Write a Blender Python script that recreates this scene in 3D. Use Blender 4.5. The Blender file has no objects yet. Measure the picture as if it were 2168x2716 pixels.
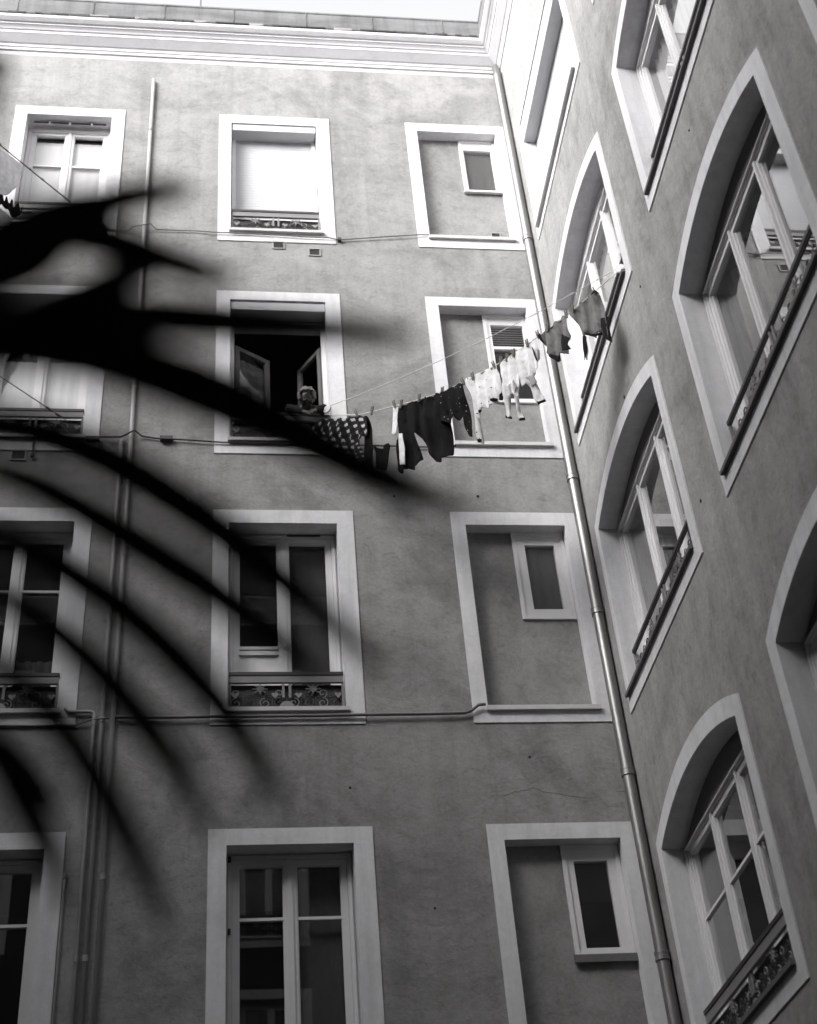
import bpy, bmesh, math, random
import numpy as np
from mathutils import Vector, Matrix, noise as mnoise
random.seed(7)
R_ = math.radians
sc = bpy.context.scene
COL = sc.collection
H = 1.6                      # eye height: all heights below are counted from the eye
YA, XB, YC, XD = 12.0, 3.94, -1.6, -11.0   # planes of the four courtyard walls

# ------------------------------------------------------------------ camera
YAW, PIT, ROL = R_(9.43), R_(38.31), R_(-5.31)
F = Vector((math.sin(YAW)*math.cos(PIT), math.cos(YAW)*math.cos(PIT), math.sin(PIT)))
_r = Vector((math.cos(YAW), -math.sin(YAW), 0)); _u = _r.cross(F)
RT = math.cos(ROL)*_r + math.sin(ROL)*_u
UP = -math.sin(ROL)*_r + math.cos(ROL)*_u
FPX, CX, CY = 3788.0, 1084.0, 1358.0
EYE = Vector((0, 0, H))
def ray(x, y): return F + RT*((x-CX)/FPX) - UP*((y-CY)/FPX)
def on_depth(x, y, d): return EYE + ray(x, y)*d
def on_plane(x, y, p0, n):
    d = ray(x, y); return EYE + d*((p0-EYE).dot(n)/d.dot(n))
cam = bpy.data.cameras.new('camera'); co = bpy.data.objects.new('camera', cam); COL.objects.link(co)
M = Matrix((RT, UP, -F)).transposed().to_4x4(); M.translation = EYE; co.matrix_world = M
cam.sensor_fit = 'VERTICAL'; cam.sensor_height = 36.0; cam.lens = 36.0*FPX/2716.0
cam.clip_start = 0.05; cam.clip_end = 500
cam.dof.use_dof = True; cam.dof.focus_distance = 14.6; cam.dof.aperture_fstop = 1.4; cam.dof.aperture_blades = 0
sc.camera = co

# ------------------------------------------------------------------ light
SUN_EL, SUN_AZ = R_(26), R_(232)      # high thin overcast, brightest part of the sky behind and to the left
w = bpy.data.worlds.new('World'); sc.world = w; w.use_nodes = True
nt = w.node_tree; nt.nodes.clear()
sky = nt.nodes.new('ShaderNodeTexSky'); sky.sky_type = 'NISHITA'; sky.sun_disc = False
sky.sun_elevation = SUN_EL; sky.sun_rotation = SUN_AZ
sky.air_density = 1.0; sky.dust_density = 4.0; sky.ozone_density = 1.0
hsv = nt.nodes.new('ShaderNodeHueSaturation'); hsv.inputs['Saturation'].default_value = 0.05
bg = nt.nodes.new('ShaderNodeBackground'); bg.inputs['Strength'].default_value = 0.15
wo = nt.nodes.new('ShaderNodeOutputWorld')
nt.links.new(sky.outputs[0], hsv.inputs['Color']); nt.links.new(hsv.outputs[0], bg.inputs[0]); nt.links.new(bg.outputs[0], wo.inputs[0])
sl = bpy.data.lights.new('sun', 'SUN'); sl.energy = 1.4; sl.angle = R_(50); sl.color = (1.0, 0.985, 0.96)
so = bpy.data.objects.new('sun', sl); COL.objects.link(so)
sd = Vector((math.sin(SUN_AZ)*math.cos(SUN_EL), math.cos(SUN_AZ)*math.cos(SUN_EL), math.sin(SUN_EL)))
so.rotation_euler = sd.to_track_quat('Z', 'Y').to_euler(); so.location = (0, 0, 40)
sc.view_settings.view_transform = 'Standard'; sc.view_settings.look = 'None'
sc.view_settings.exposure = 1.95; sc.view_settings.gamma = 1.0
sc.cycles.max_bounces = 8; sc.cycles.diffuse_bounces = 5; sc.cycles.transparent_max_bounces = 12
sc.cycles.sample_clamp_indirect = 6.0
sc.cycles.use_denoising = True

# ------------------------------------------------------------------ materials
def mat(name, col, rough=0.8, metal=0.0, spec=0.3):
    m = bpy.data.materials.new(name); m.use_nodes = True
    b = m.node_tree.nodes['Principled BSDF']
    b.inputs['Base Color'].default_value = (*col, 1); b.inputs['Roughness'].default_value = rough
    b.inputs['Metallic'].default_value = metal; b.inputs['Specular IOR Level'].default_value = spec
    return m
def N(m, t): return m.node_tree.nodes.new(t)
def L(m, a, b): m.node_tree.links.new(a, b)
def ramp(m, src, stops):
    r = N(m, 'ShaderNodeValToRGB'); e = r.color_ramp.elements
    while len(e) > 1: e.remove(e[-1])
    e[0].position = stops[0][0]; e[0].color = (*[stops[0][1]]*3, 1)
    for p, v in stops[1:]:
        q = e.new(p); q.color = (v, v, v, 1)
    L(m, src, r.inputs[0]); return r
def mul(m, a, b):
    x = N(m, 'ShaderNodeMix'); x.data_type = 'RGBA'; x.blend_type = 'MULTIPLY'; x.inputs[0].default_value = 1
    L(m, a, x.inputs[6]); L(m, b, x.inputs[7]); return x.outputs[2]
def tex(m, scale, sx=(1, 1, 1), detail=4, rough=0.55, coord='Object', dist=0.0):
    tc = N(m, 'ShaderNodeTexCoord'); mp = N(m, 'ShaderNodeMapping'); mp.inputs['Scale'].default_value = sx
    n = N(m, 'ShaderNodeTexNoise'); n.inputs['Scale'].default_value = scale
    n.inputs['Detail'].default_value = detail; n.inputs['Roughness'].default_value = rough; n.inputs['Distortion'].default_value = dist
    L(m, tc.outputs[coord], mp.inputs[0]); L(m, mp.outputs[0], n.inputs['Vector']); return n.outputs['Fac']
def textured(name, col, rough=0.85, blotch=0.18, fine=0.08, stretch=(1, 1, 1), bump=0.25, bscale=22, streak=0.0, spec=0.2, bdist=0.012):
    m = mat(name, col, rough, spec=spec); b = m.node_tree.nodes['Principled BSDF']
    base = N(m, 'ShaderNodeRGB'); base.outputs[0].default_value = (*col, 1)
    c = base.outputs[0]
    n1 = ramp(m, tex(m, 0.9, stretch, 6, 0.62, dist=0.6), [(0.3, 1-blotch), (0.5, 1.0), (0.7, 1+blotch*0.6)])
    c = mul(m, c, n1.outputs[0])
    n2 = ramp(m, tex(m, 9, stretch, 5, 0.7, dist=0.8), [(0.3, 1-fine), (0.7, 1+fine)])
    c = mul(m, c, n2.outputs[0])
    n4 = ramp(m, tex(m, 45, stretch, 3, 0.7), [(0.3, 1-fine*0.7), (0.7, 1+fine*0.7)])
    c = mul(m, c, n4.outputs[0])
    if streak:
        n3 = ramp(m, tex(m, 2.2, (3.0, 3.0, 0.22), 6, 0.65, dist=0.3), [(0.35, 1-streak), (0.55, 1.0)])
        c = mul(m, c, n3.outputs[0])
    L(m, c, b.inputs['Base Color'])
    bp = N(m, 'ShaderNodeBump'); bp.inputs['Strength'].default_value = bump; bp.inputs['Distance'].default_value = bdist
    L(m, tex(m, bscale, stretch, 5, 0.65, dist=1.2), bp.inputs['Height']); L(m, bp.outputs[0], b.inputs['Normal'])
    return m
def stucco(name, col, sx, streak, stain):
    """trowelled lime render: broad stains, hand-sized trowel patches, scratchy marks, rain streaks"""
    m = mat(name, col, 0.92, spec=0.12); b = m.node_tree.nodes['Principled BSDF']
    c = N(m, 'ShaderNodeRGB'); c.outputs[0].default_value = (*col, 1); c = c.outputs[0]
    c = mul(m, c, ramp(m, tex(m, 0.45, (1, 1, 1), 8, 0.66, dist=1.2), [(0.30, 1-stain), (0.48, 1.0), (0.72, 1+stain*0.45)]).outputs[0])
    c = mul(m, c, ramp(m, tex(m, 3.0, sx, 8, 0.72, dist=0.7), [(0.32, 0.83), (0.5, 1.0), (0.68, 1.11)]).outputs[0])
    c = mul(m, c, ramp(m, tex(m, 7.5, tuple(q*q for q in sx), 6, 0.65, dist=1.0), [(0.34, 0.84), (0.45, 1.0)]).outputs[0])
    c = mul(m, c, ramp(m, tex(m, 26, (1, 1, 1), 4, 0.75), [(0.3, 0.88), (0.7, 1.12)]).outputs[0])
    c = mul(m, c, ramp(m, tex(m, 1.6, (2.6, 2.6, 0.20), 6, 0.65, dist=0.4), [(0.36, 1-streak), (0.55, 1.0)]).outputs[0])
    L(m, c, b.inputs['Base Color'])
    b1 = N(m, 'ShaderNodeBump'); b1.inputs['Strength'].default_value = 0.55; b1.inputs['Distance'].default_value = 0.02
    L(m, tex(m, 8.0, sx, 6, 0.62, dist=0.6), b1.inputs['Height'])
    b2 = N(m, 'ShaderNodeBump'); b2.inputs['Strength'].default_value = 0.5; b2.inputs['Distance'].default_value = 0.006
    L(m, tex(m, 38, sx, 5, 0.7, dist=0.6), b2.inputs['Height']); L(m, b1.outputs[0], b2.inputs['Normal']); L(m, b2.outputs[0], b.inputs['Normal'])
    return m
def glass(name, tint=0.82, strength=1.9, base=0.02):
    m = bpy.data.materials.new(name); m.use_nodes = True; t = m.node_tree; t.nodes.clear()
    o = N(m, 'ShaderNodeOutputMaterial'); mx = N(m, 'ShaderNodeMixShader'); tr = N(m, 'ShaderNodeBsdfTransparent'); gl = N(m, 'ShaderNodeBsdfGlossy')
    tr.inputs[0].default_value = (tint, tint, tint, 1); gl.inputs['Roughness'].default_value = 0.0; gl.inputs[0].default_value = (1, 1, 1, 1)
    ge = N(m, 'ShaderNodeNewGeometry'); dt = N(m, 'ShaderNodeVectorMath'); dt.operation = 'DOT_PRODUCT'
    L(m, ge.outputs['Incoming'], dt.inputs[0]); L(m, ge.outputs['Normal'], dt.inputs[1])
    def mt(op, a, b=0.0, c=0.0, cl=False):
        n = N(m, 'ShaderNodeMath'); n.operation = op; n.use_clamp = cl
        for k, q in enumerate((a, b, c)):
            if isinstance(q, (int, float)): n.inputs[k].default_value = q
            else: L(m, q, n.inputs[k])
        return n.outputs[0]
    sch = mt('MULTIPLY_ADD', mt('POWER', mt('SUBTRACT', 1.0, mt('ABSOLUTE', dt.outputs['Value'])), 5.0), 0.96, 0.04)   # Schlick, same from both sides
    fac = mt('MULTIPLY_ADD', sch, strength, base, True)
    bp = N(m, 'ShaderNodeBump'); bp.inputs['Strength'].default_value = 0.02; bp.inputs['Distance'].default_value = 0.02
    L(m, tex(m, 1.6, (1, 1, 1), 1), bp.inputs['Height']); L(m, bp.outputs[0], gl.inputs['Normal'])
    L(m, fac, mx.inputs[0]); L(m, tr.outputs[0], mx.inputs[1]); L(m, gl.outputs[0], mx.inputs[2]); L(m, mx.outputs[0], o.inputs[0])
    return m
PL_A = stucco('stucco_trowelled', (0.262, 0.259, 0.256), (0.92, 1, 1.15), 0.12, 0.42)
PL_B = stucco('stucco_brushed', (0.30, 0.296, 0.292), (1, 1.1, 0.8), 0.16, 0.30)  # same paint as the back wing, lightened to make up for weak light
PL_N = stucco('stucco_infill', (0.25, 0.247, 0.244), (1, 1, 1), 0.06, 0.24)
PL_C = textured('stucco_low_bounce', (0.08, 0.079, 0.078), 0.9, 0.24, 0.10, (1, 1, 1), 0.4, 14, streak=0.16)  # plaster of the unseen wings, darkened to cut the light they bounce
TRIM = textured('painted_band', (0.62, 0.615, 0.632), 0.75, 0.12, 0.06, (1, 1, 1), 0.25, 60, streak=0.12, bdist=0.004)
CORN = textured('cornice_paint', (0.56, 0.555, 0.57), 0.8, 0.10, 0.05, (0.4, 0.4, 1), 0.15, 30, streak=0.05, bdist=0.006)
FRAME = textured('white_joinery', (0.64, 0.633, 0.64), 0.45, 0.06, 0.03, (1, 1, 1), 0.05, 40, spec=0.4, bdist=0.003)
SHADEW = textured('shaded_joinery', (0.11, 0.108, 0.106), 0.6, 0.15, 0.08, (1, 1, 1), 0.1, 30)  # open leaves: joinery colour darkened to carry the shade inside the room
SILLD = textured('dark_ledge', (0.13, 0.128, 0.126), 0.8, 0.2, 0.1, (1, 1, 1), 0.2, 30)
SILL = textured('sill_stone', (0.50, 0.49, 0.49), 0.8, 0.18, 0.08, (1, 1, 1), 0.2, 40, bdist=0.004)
IRON = mat('dark_iron', (0.035, 0.034, 0.034), 0.5, 0.0, 0.45)
IRONL = mat('grey_iron', (0.20, 0.197, 0.195), 0.5, 0.0, 0.4)
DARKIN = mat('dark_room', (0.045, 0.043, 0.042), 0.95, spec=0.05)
GLASS = glass('window_glass', 0.78, 2.2, 0.01)
GLASSF = glass('frosted_glass', 0.7, 1.4, 0.0); GLASSF.node_tree.nodes['Glossy BSDF'].inputs['Roughness'].default_value = 0.35
GLASSB = glass('window_glass_double', 0.72, 2.5, 0.0)
CURT = textured('sheer_curtain', (0.74, 0.735, 0.735), 0.9, 0.06, 0.03, (6, 6, 0.3), 0.3, 6)
CURTD = textured('grey_curtain', (0.11, 0.107, 0.106), 0.9, 0.2, 0.1, (2, 2, 0.6), 0.1, 6)
SHUT = textured('roller_shutter', (0.47, 0.47, 0.485), 0.6, 0.05, 0.03, (1, 1, 1), 0.1, 30, bdist=0.003)
ZINC = textured('weathered_zinc', (0.13, 0.13, 0.133), 0.5, 0.35, 0.15, (0.6, 0.6, 2.5), 0.2, 8, streak=0.3, spec=0.4)
ZPIPE = textured('zinc_pipe', (0.23, 0.227, 0.224), 0.42, 0.25, 0.1, (2, 2, 0.4), 0.08, 12, spec=0.5); ZPIPE.node_tree.nodes['Principled BSDF'].inputs['Metallic'].default_value = 0.75
PIPE = textured('painted_pipe', (0.29, 0.285, 0.28), 0.5, 0.15, 0.06, (2, 2, 0.4), 0.06, 20, spec=0.4)
CABLE = mat('black_cable', (0.06, 0.058, 0.056), 0.6)
CABLEG = mat('grey_cable', (0.16, 0.155, 0.15), 0.6)
CRACK = mat('hairline_crack', (0.15, 0.147, 0.144), 0.95)
HOLE = mat('anchor_hole', (0.012, 0.011, 0.010), 0.95)
APAN = textured('bare_panel', (0.16, 0.155, 0.15), 0.8, 0.2, 0.1, (1, 1, 1), 0.15, 20)
FLOORM = textured('courtyard_paving', (0.05, 0.049, 0.048), 0.9, 0.3, 0.15, (1, 1, 1), 0.4, 10)
CORD = mat('pale_cord', (0.62, 0.60, 0.57), 0.8)
PEG = mat('wood_peg', (0.11, 0.09, 0.075), 0.7)
LEAF = textured('palm_leaf', (0.022, 0.026, 0.014), 0.55, 0.25, 0.1, (1, 1, 1), 0.1, 20, spec=0.25)
TRUNK = textured('palm_fibre', (0.07, 0.055, 0.042), 0.95, 0.4, 0.3, (1, 1, 3), 0.9, 18, bdist=0.03)
SKIN = mat('skin', (0.075, 0.07, 0.066), 0.55, spec=0.35)  # skin, and the hair below, darkened to carry the shade of the window
HAIR = textured('grey_hair', (0.15, 0.147, 0.144), 0.6, 0.3, 0.25, (1, 1, 1), 0.9, 40, bdist=0.01)
EYEM = mat('eye_dark', (0.02, 0.018, 0.016), 0.3)
LIPS = mat('lips', (0.09, 0.075, 0.07), 0.5)

# ------------------------------------------------------------------ mesh builder
class MB:
    def __init__(s): s.v = []; s.f = []; s.m = []
    def add(s, vs, fs, mi=0):
        o = len(s.v); s.v += [tuple(p) for p in vs]; s.f += [tuple(i+o for i in f) for f in fs]; s.m += [mi]*len(fs)
    def box(s, P, u0, u1, v0, v1, d0, d1, mi=0):
        vs = [P(u, v, d) for d in (d0, d1) for v in (v0, v1) for u in (u0, u1)]
        s.add(vs, [(0, 1, 3, 2), (4, 6, 7, 5), (0, 4, 5, 1), (2, 3, 7, 6), (0, 2, 6, 4), (1, 5, 7, 3)], mi)
    def quad(s, P, u0, u1, v0, v1, d, mi=0):
        s.add([P(u0, v0, d), P(u1, v0, d), P(u1, v1, d), P(u0, v1, d)], [(0, 1, 2, 3)], mi)
    def prism(s, P, pts, d0, d1, mi=0):
        n = len(pts); vs = [P(u, v, d0) for u, v in pts]+[P(u, v, d1) for u, v in pts]
        s.add(vs, [tuple(range(n)), tuple(range(2*n-1, n-1, -1))]+[(i, n+i, n+(i+1) % n, (i+1) % n) for i in range(n)], mi)
    def tube(s, pts, r, n=8, mi=0, caps=True):
        pts = [Vector(p) for p in pts]; k = len(pts)
        rr = r if isinstance(r, (list, tuple)) else [r]*k
        vs = []; prev = None
        for i, p in enumerate(pts):
            t = (pts[min(i+1, k-1)]-pts[max(i-1, 0)]).normalized()
            if prev is None:
                a = Vector((0, 0, 1)) if abs(t.z) < 0.9 else Vector((1, 0, 0)); x = t.cross(a).normalized()
            else: x = (prev-t*prev.dot(t)).normalized()
            prev = x; y = t.cross(x)
            for j in range(n):
                a = 2*math.pi*j/n; vs.append(p+(x*math.cos(a)+y*math.sin(a))*rr[i])
        fs = [(i*n+j, i*n+(j+1) % n, (i+1)*n+(j+1) % n, (i+1)*n+j) for i in range(k-1) for j in range(n)]
        if caps: fs += [tuple(range(n-1, -1, -1)), tuple(range((k-1)*n, k*n))]
        s.add(vs, fs, mi)
    def ring(s, P, outer, inner, dfront, dback, dreveal, mi=0):
        n = len(outer)
        vs = [P(u, v, dback) for u, v in outer]+[P(u, v, dfront) for u, v in outer]+[P(u, v, dfront) for u, v in inner]+[P(u, v, dreveal) for u, v in inner]
        fs = []
        for i in range(n):
            j = (i+1) % n
            for a in range(3): fs.append((a*n+i, a*n+j, (a+1)*n+j, (a+1)*n+i))
        s.add(vs, fs, mi)
    def mesh(s, name, mats, smooth=False):
        me = bpy.data.meshes.new(name); me.from_pydata(s.v, [], s.f)
        for m in (mats if isinstance(mats, (list, tuple)) else [mats]): me.materials.append(m)
        me.polygons.foreach_set('material_index', s.m)
        bm = bmesh.new(); bm.from_mesh(me); bmesh.ops.recalc_face_normals(bm, faces=bm.faces); bm.to_mesh(me); bm.free()
        if smooth: me.polygons.foreach_set('use_smooth', [True]*len(me.polygons))
        me.update(); return me
    def build(s, name, mats, parent=None, smooth=False):
        return link(name, s.mesh(name, mats, smooth), parent)
WL = {}
def wloc(o): return WL.get(o.name, Vector((0, 0, 0)))
def link(name, me, parent=None):
    o = bpy.data.objects.new(name, me); COL.objects.link(o)
    if parent is not None:
        o.parent = parent; o.location = -wloc(parent)      # mesh data are in world coordinates
    WL[o.name] = Vector((0, 0, 0)); return o
def tag(o, label=None, cat=None, group=None, kind=None):
    for k, v in (('label', label), ('category', cat), ('group', group), ('kind', kind)):
        if v: o[k] = v
    return o
def thing(name, label, cat, loc, group=None):
    o = bpy.data.objects.new(name, None); COL.objects.link(o); o.location = loc; WL[o.name] = Vector(loc)
    o.empty_display_size = 0.2
    return tag(o, label, cat, group)
def PA(u, v, d): return (u, YA+d, v+H)
def PB(u, v, d): return (XB+d, u, v+H)
def PC(u, v, d): return (u, YC-d, v+H)
def PD(u, v, d): return (XD-d, u, v+H)
def rect(u0, u1, v0, v1): return [(u0, v0), (u1, v0), (u1, v1), (u0, v1)]
def arch(u0, u1, v0, s, rise, n=20):
    c = (u1-u0)/2; Rr = (c*c+rise*rise)/(2*rise); a0 = math.asin(c/Rr)
    pts = [(u0, v0), (u1, v0)]
    for i in range(n+1):
        a = a0-2*a0*i/n
        pts.append(((u0+u1)/2+Rr*math.sin(a), s+rise-Rr+Rr*math.cos(a)))
    return pts
def mid(a, b, t=0.5): return [(p[0]*(1-t)+q[0]*t, p[1]*(1-t)+q[1]*t) for p, q in zip(a, b)]
def wall_mesh(name, P, outer, holes, m, parent, dots=(), cracks=()):
    bm = bmesh.new()
    def loop(pts):
        vs = [bm.verts.new((u, v, 0)) for u, v in pts]
        for i in range(len(vs)): bm.edges.new((vs[i], vs[(i+1) % len(vs)]))
    loop(outer)
    for h in holes: loop(h)
    bmesh.ops.triangle_fill(bm, use_beauty=True, use_dissolve=False, edges=bm.edges[:], normal=(0, 0, 1))
    mb = MB(); bm.verts.index_update()
    mb.add([P(v.co.x, v.co.y, 0) for v in bm.verts], [tuple(v.index for v in f.verts) for f in bm.faces])
    bm.free()
    for u, v, r in dots:
        pts = [(u+r*math.cos(a*math.pi/5)*random.uniform(.8, 1.2), v+r*math.sin(a*math.pi/5)*random.uniform(.8, 1.2)) for a in range(10)]
        mb.prism(P, pts, -0.006, 0.002, 1)
    for pl_, wd in cracks:
        for a, b in zip(pl_, pl_[1:]):
            n_ = Vector((-(b[1]-a[1]), b[0]-a[0])).normalized()*wd
            mb.prism(P, [(a[0]-n_.x, a[1]-n_.y), (b[0]-n_.x, b[1]-n_.y), (b[0]+n_.x, b[1]+n_.y), (a[0]+n_.x, a[1]+n_.y)], -0.002, 0.001, 2)
    return mb.build(name, [m, HOLE, CRACK], parent)

# ------------------------------------------------------------------ window kit
def curtain(P, u0, u1, v0, v1, d, m, parent, name='curtain', amp=0.018, lam=0.11):
    mb = MB(); n = max(8, int((u1-u0)/0.02)); ph = random.random()*6
    vs = []; fs = []
    for i in range(n+1):
        u = u0+(u1-u0)*i/n; o = amp*math.sin(2*math.pi*u/lam+ph)+0.4*amp*math.sin(2*math.pi*u/(lam*0.37)+2*ph)
        vs += [P(u, v0, d+o), P(u, v1, d+o)]
    for i in range(n): fs.append((2*i, 2*i+2, 2*i+3, 2*i+1))
    mb.add(vs, fs); return mb.build(name, m, parent, True)
def pane(P, u0, u1, v0, v1, d, parent, m=None):
    mb = MB(); mb.quad(P, u0, u1, v0, v1, d); return mb.build('pane', m or GLASS, parent)
def bars(mb, P, u0, u1, v0, v1, d0, d1, t):
    if not isinstance(t, tuple): t = (t, t, t, t)      # left, right, bottom, top
    mb.box(P, u0, u0+t[0], v0, v1, d0, d1); mb.box(P, u1-t[1], u1, v0, v1, d0, d1)
    mb.box(P, u0+t[0], u1-t[1], v0, v0+t[2], d0, d1); mb.box(P, u0+t[0], u1-t[1], v1-t[3], v1, d0, d1)
def sill(P, u0, u1, v, t, out, inn, parent, m=None):
    mb = MB(); mb.prism(P2(P), [(-out, v-t), (-out, v-0.006), (inn, v+0.01), (inn, v-t)], u0, u1)
    return mb.build('sill', m or SILL, parent)
def P2(P): return lambda d, v, u: P(u, v, d)           # profile (depth, height) swept along u
def guard(P, u0, u1, v0, v1, d, parent, back=True):
    """low cast-iron window guard: flat handrail, scroll panel, foot bar"""
    mb = MB(); w_ = u1-u0; h = v1-v0; uc = (u0+u1)/2
    rh = 0.115 if back else 0.052
    rd = 0.03 if back else 0.018
    mb.box(P, u0, u1, v1-0.035, v1, d-rd, d+rd, 0)
    mb.box(P, u0+0.004, u1-0.004, v1-rh, v1-0.037, d-rd+.008, d+0.01, 1)
    g = mb.build('guard_rail', [IRON, IRONL if back else IRON], parent)
    p = MB(); lo, hi = v0+0.012, v1-rh-0.002
    p.box(P, u0, u1, lo-0.010, lo+0.008, d-0.012, d+0.012, 1)
    p.box(P, u0, u0+0.022, lo+.009, hi, d-0.012, d+0.012, 1); p.box(P, u1-0.022, u1, lo+.009, hi, d-0.012, d+0.012, 1)
    if back: p.box(P, u0+.01, u1-.01, lo, hi, d+0.035, d+0.038, 0)  # added dark sheet standing in for the unlit room behind the ironwork
    hh = hi-lo
    def curve(pts, r=0.0065, mi=0): p.tube([P(a, b, d) for a, b in pts], r, 5, mi)
    def spiral(cu, cv, r, sg, turns=1.2, a0=0, mi=0):
        curve([(cu+sg*r*(1-0.75*i/13)*math.cos(a0+turns*2*math.pi*i/13), cv+r*(1-0.75*i/13)*math.sin(a0+turns*2*math.pi*i/13)) for i in range(14)], 0.006, mi)
    n = max(4, int(round(w_/2/0.13)))*2; st = w_/n
    for i in range(n):
        cu = u0+st*(i+0.5); sg = 1 if cu < uc else -1
        spiral(cu, lo+hh*0.22, st*0.42, sg, 1.25, math.pi*0.5, 0 if i % 2 else 1)
        spiral(cu, lo+hh*0.60, st*0.36, -sg, 1.15, -math.pi*0.5, 1 if i % 3 == 0 else 0)
        curve([(cu-st*0.5, lo+hh*0.42), (cu, lo+hh*0.50), (cu+st*0.5, lo+hh*0.42)], 0.005)
        if i: curve([(u0+st*i, lo), (u0+st*i, lo+hh*0.45)], 0.005)
    for fx in (0.27, 0.73):
        cu = u0+w_*fx
        for a in range(8):
            t = a*math.pi/4; curve([(cu, lo+hh*0.78), (cu+0.075*math.cos(t), lo+hh*0.78+hh*0.2*math.sin(t))], 0.006, 1)
        curve([(cu+0.03*math.cos(t*math.pi/5), lo+hh*0.78+0.03*math.sin(t*math.pi/5)) for t in range(11)], 0.006, 1)
    fan = [(uc+hh*0.26*math.cos(a*math.pi/10), lo+hh*0.28*math.sin(a*math.pi/10)) for a in range(11)]
    p.prism(P, fan, d-0.014, d+0.006, 1)
    p.box(P, uc-0.045, uc-0.02, lo+hh*0.42, hi, d-0.012, d+0.008, 1); p.box(P, uc+0.02, uc+0.045, lo+hh*0.42, hi, d-0.012, d+0.008, 1)
    for fu in (u0+0.06, uc-0.115, uc+0.115, u1-0.06):
        q = hh*0.13; p.prism(P, [(fu, lo+hh*0.38), (fu+q, lo+hh*0.55), (fu+q*0.5, lo+hh*0.62), (fu, lo+hh*0.56), (fu-q*0.5, lo+hh*0.62), (fu-q, lo+hh*0.55)], d-0.012, d+0.008, 1)
    p.build('guard_panel', [IRON, IRONL], parent)
    return g
def window_base(P, outer, inner, depth, root, m=None):
    mb = MB(); mb.ring(P, outer, inner, -0.012, 0.004, depth)
    return mb.build('window', m or TRIM, root)
def casement(P, win, u0, u1, v0, v1, d, transom=None, panel_left=None, g=None, stile=0.055):
    """two-leaf casement with fixed frame, leaves, meeting stile; returns pane rectangles"""
    fr = MB(); bars(fr, P, u0+.002, u1-.002, v0, v1-.002, d, d+0.09, (0.05, 0.05, 0.05, 0.045))
    bars(fr, P, u0+.018, u1-.018, v0+.018, v1-.018, d-0.018, d-0.001, (0.012, 0.012, 0.012, 0.012))
    fr.build('frame', FRAME, win)
    uc = (u0+u1)/2; gap = 0.004
    res = []
    for k, (a, b) in enumerate(((u0+0.05+gap, uc-gap/2), (uc+gap/2, u1-0.05-gap))):
        lf = MB(); c, e = v0+0.05+gap, v1-0.045-gap
        bars(lf, P, a, b, c, e, d+0.018, d+0.07, (stile, stile, 0.075, 0.05))
        bars(lf, P, a+stile-.0005, b-stile+.0005, c+.0745, e-.0495, d+0.03, d+0.06, 0.012)
        if k == 0: lf.box(P, b-0.022, b+0.022+gap, c, e, d+0.003, d+0.0175)   # cover strip on the meeting stile
        ga, gb, gc, ge = a+stile, b-stile, c+0.075, e-0.05
        if panel_left and k == 0:
            lf.box(P, ga, gb, gc, panel_left-0.10, d+0.045, d+0.06); lf.box(P, ga, gb, panel_left-0.10, panel_left-0.055, d+0.02, d+0.068)
            lf.box(P, ga, gb, panel_left-0.035, panel_left, d+0.02, d+0.068); gc = panel_left
        if transom: lf.box(P, ga, gb, transom-0.014, transom+0.014, d+0.026, d+0.064)
        lo = lf.build('leaf', FRAME, win)
        spans = [(gc, transom-0.014), (transom+0.014, ge)] if transom else [(gc, ge)]
        for s0, s1 in spans: pane(P, ga, gb, s0, s1, d+0.045, win, g)
        res.append((ga, gb, gc, ge))
    return res
def vent(P, u, v, s, label, P0):
    t = thing('wall_vent', label, 'wall vent', P(u, v, 0), 'ventilation grilles on the back facade')
    mb = MB(); bars(mb, P, u-s*.68, u+s*.68, v-s*.60, v+s*.60, -0.014, 0.003, s*0.13); mb.build('vent_frame', PIPE, t)
    g = MB()
    for i in range(5):
        a = v-s*.42+s*.84*i/5; g.box(P, u-s*.50, u+s*.50, a, a+s*.10, -0.006, 0.0)
    g.quad(P, u-s*.51, u+s*.51, v-s*.43, v+s*.43, -0.002, 1)
    g.build('vent_grille', [mat('vent_slat', (0.04, 0.04, 0.039), .6), mat('vent_gap', (0.03, 0.03, 0.03))], t)

# ------------------------------------------------------------------ the ground
g = MB(); g.add([(-150, -150, 0), (150, -150, 0), (150, 150, 0), (-150, 150, 0)], [(0, 1, 2, 3)])
tag(g.build('courtyard_floor', FLOORM), kind='structure')

# ------------------------------------------------------------------ cornice shared by the wings
CPROF = [(0.0, 17.70), (0.012, 17.765), (0.034, 17.775), (0.036, 17.825), (0.05, 17.835), (0.056, 17.88), (0.075, 17.892), (0.16, 17.985), (0.168, 17.99), (0.170, 18.045),
         (0.186, 18.05), (0.20, 18.075), (0.225, 18.10), (0.235, 18.103), (0.238, 18.125), (0.262, 18.135), (0.292, 18.165), (0.306, 18.18), (0.31, 18.225), (0.24, 18.232)]
GPROF = [(0.24, 18.23), (0.252, 18.30), (0.28, 18.306), (0.285, 18.33), (0.278, 18.345), (0.282, 18.52), (0.274, 18.655), (0.284, 18.665), (0.284, 18.695), (0.26, 18.71), (-0.4, 18.74)]
def corner(i, p):      # inner courtyard corners: 0 D/A, 1 A/B, 2 B/C, 3 C/D
    return ((XD+p, YA-p), (XB-p, YA-p), (XB-p, YC+p), (XD+p, YC+p))[i]
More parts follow.
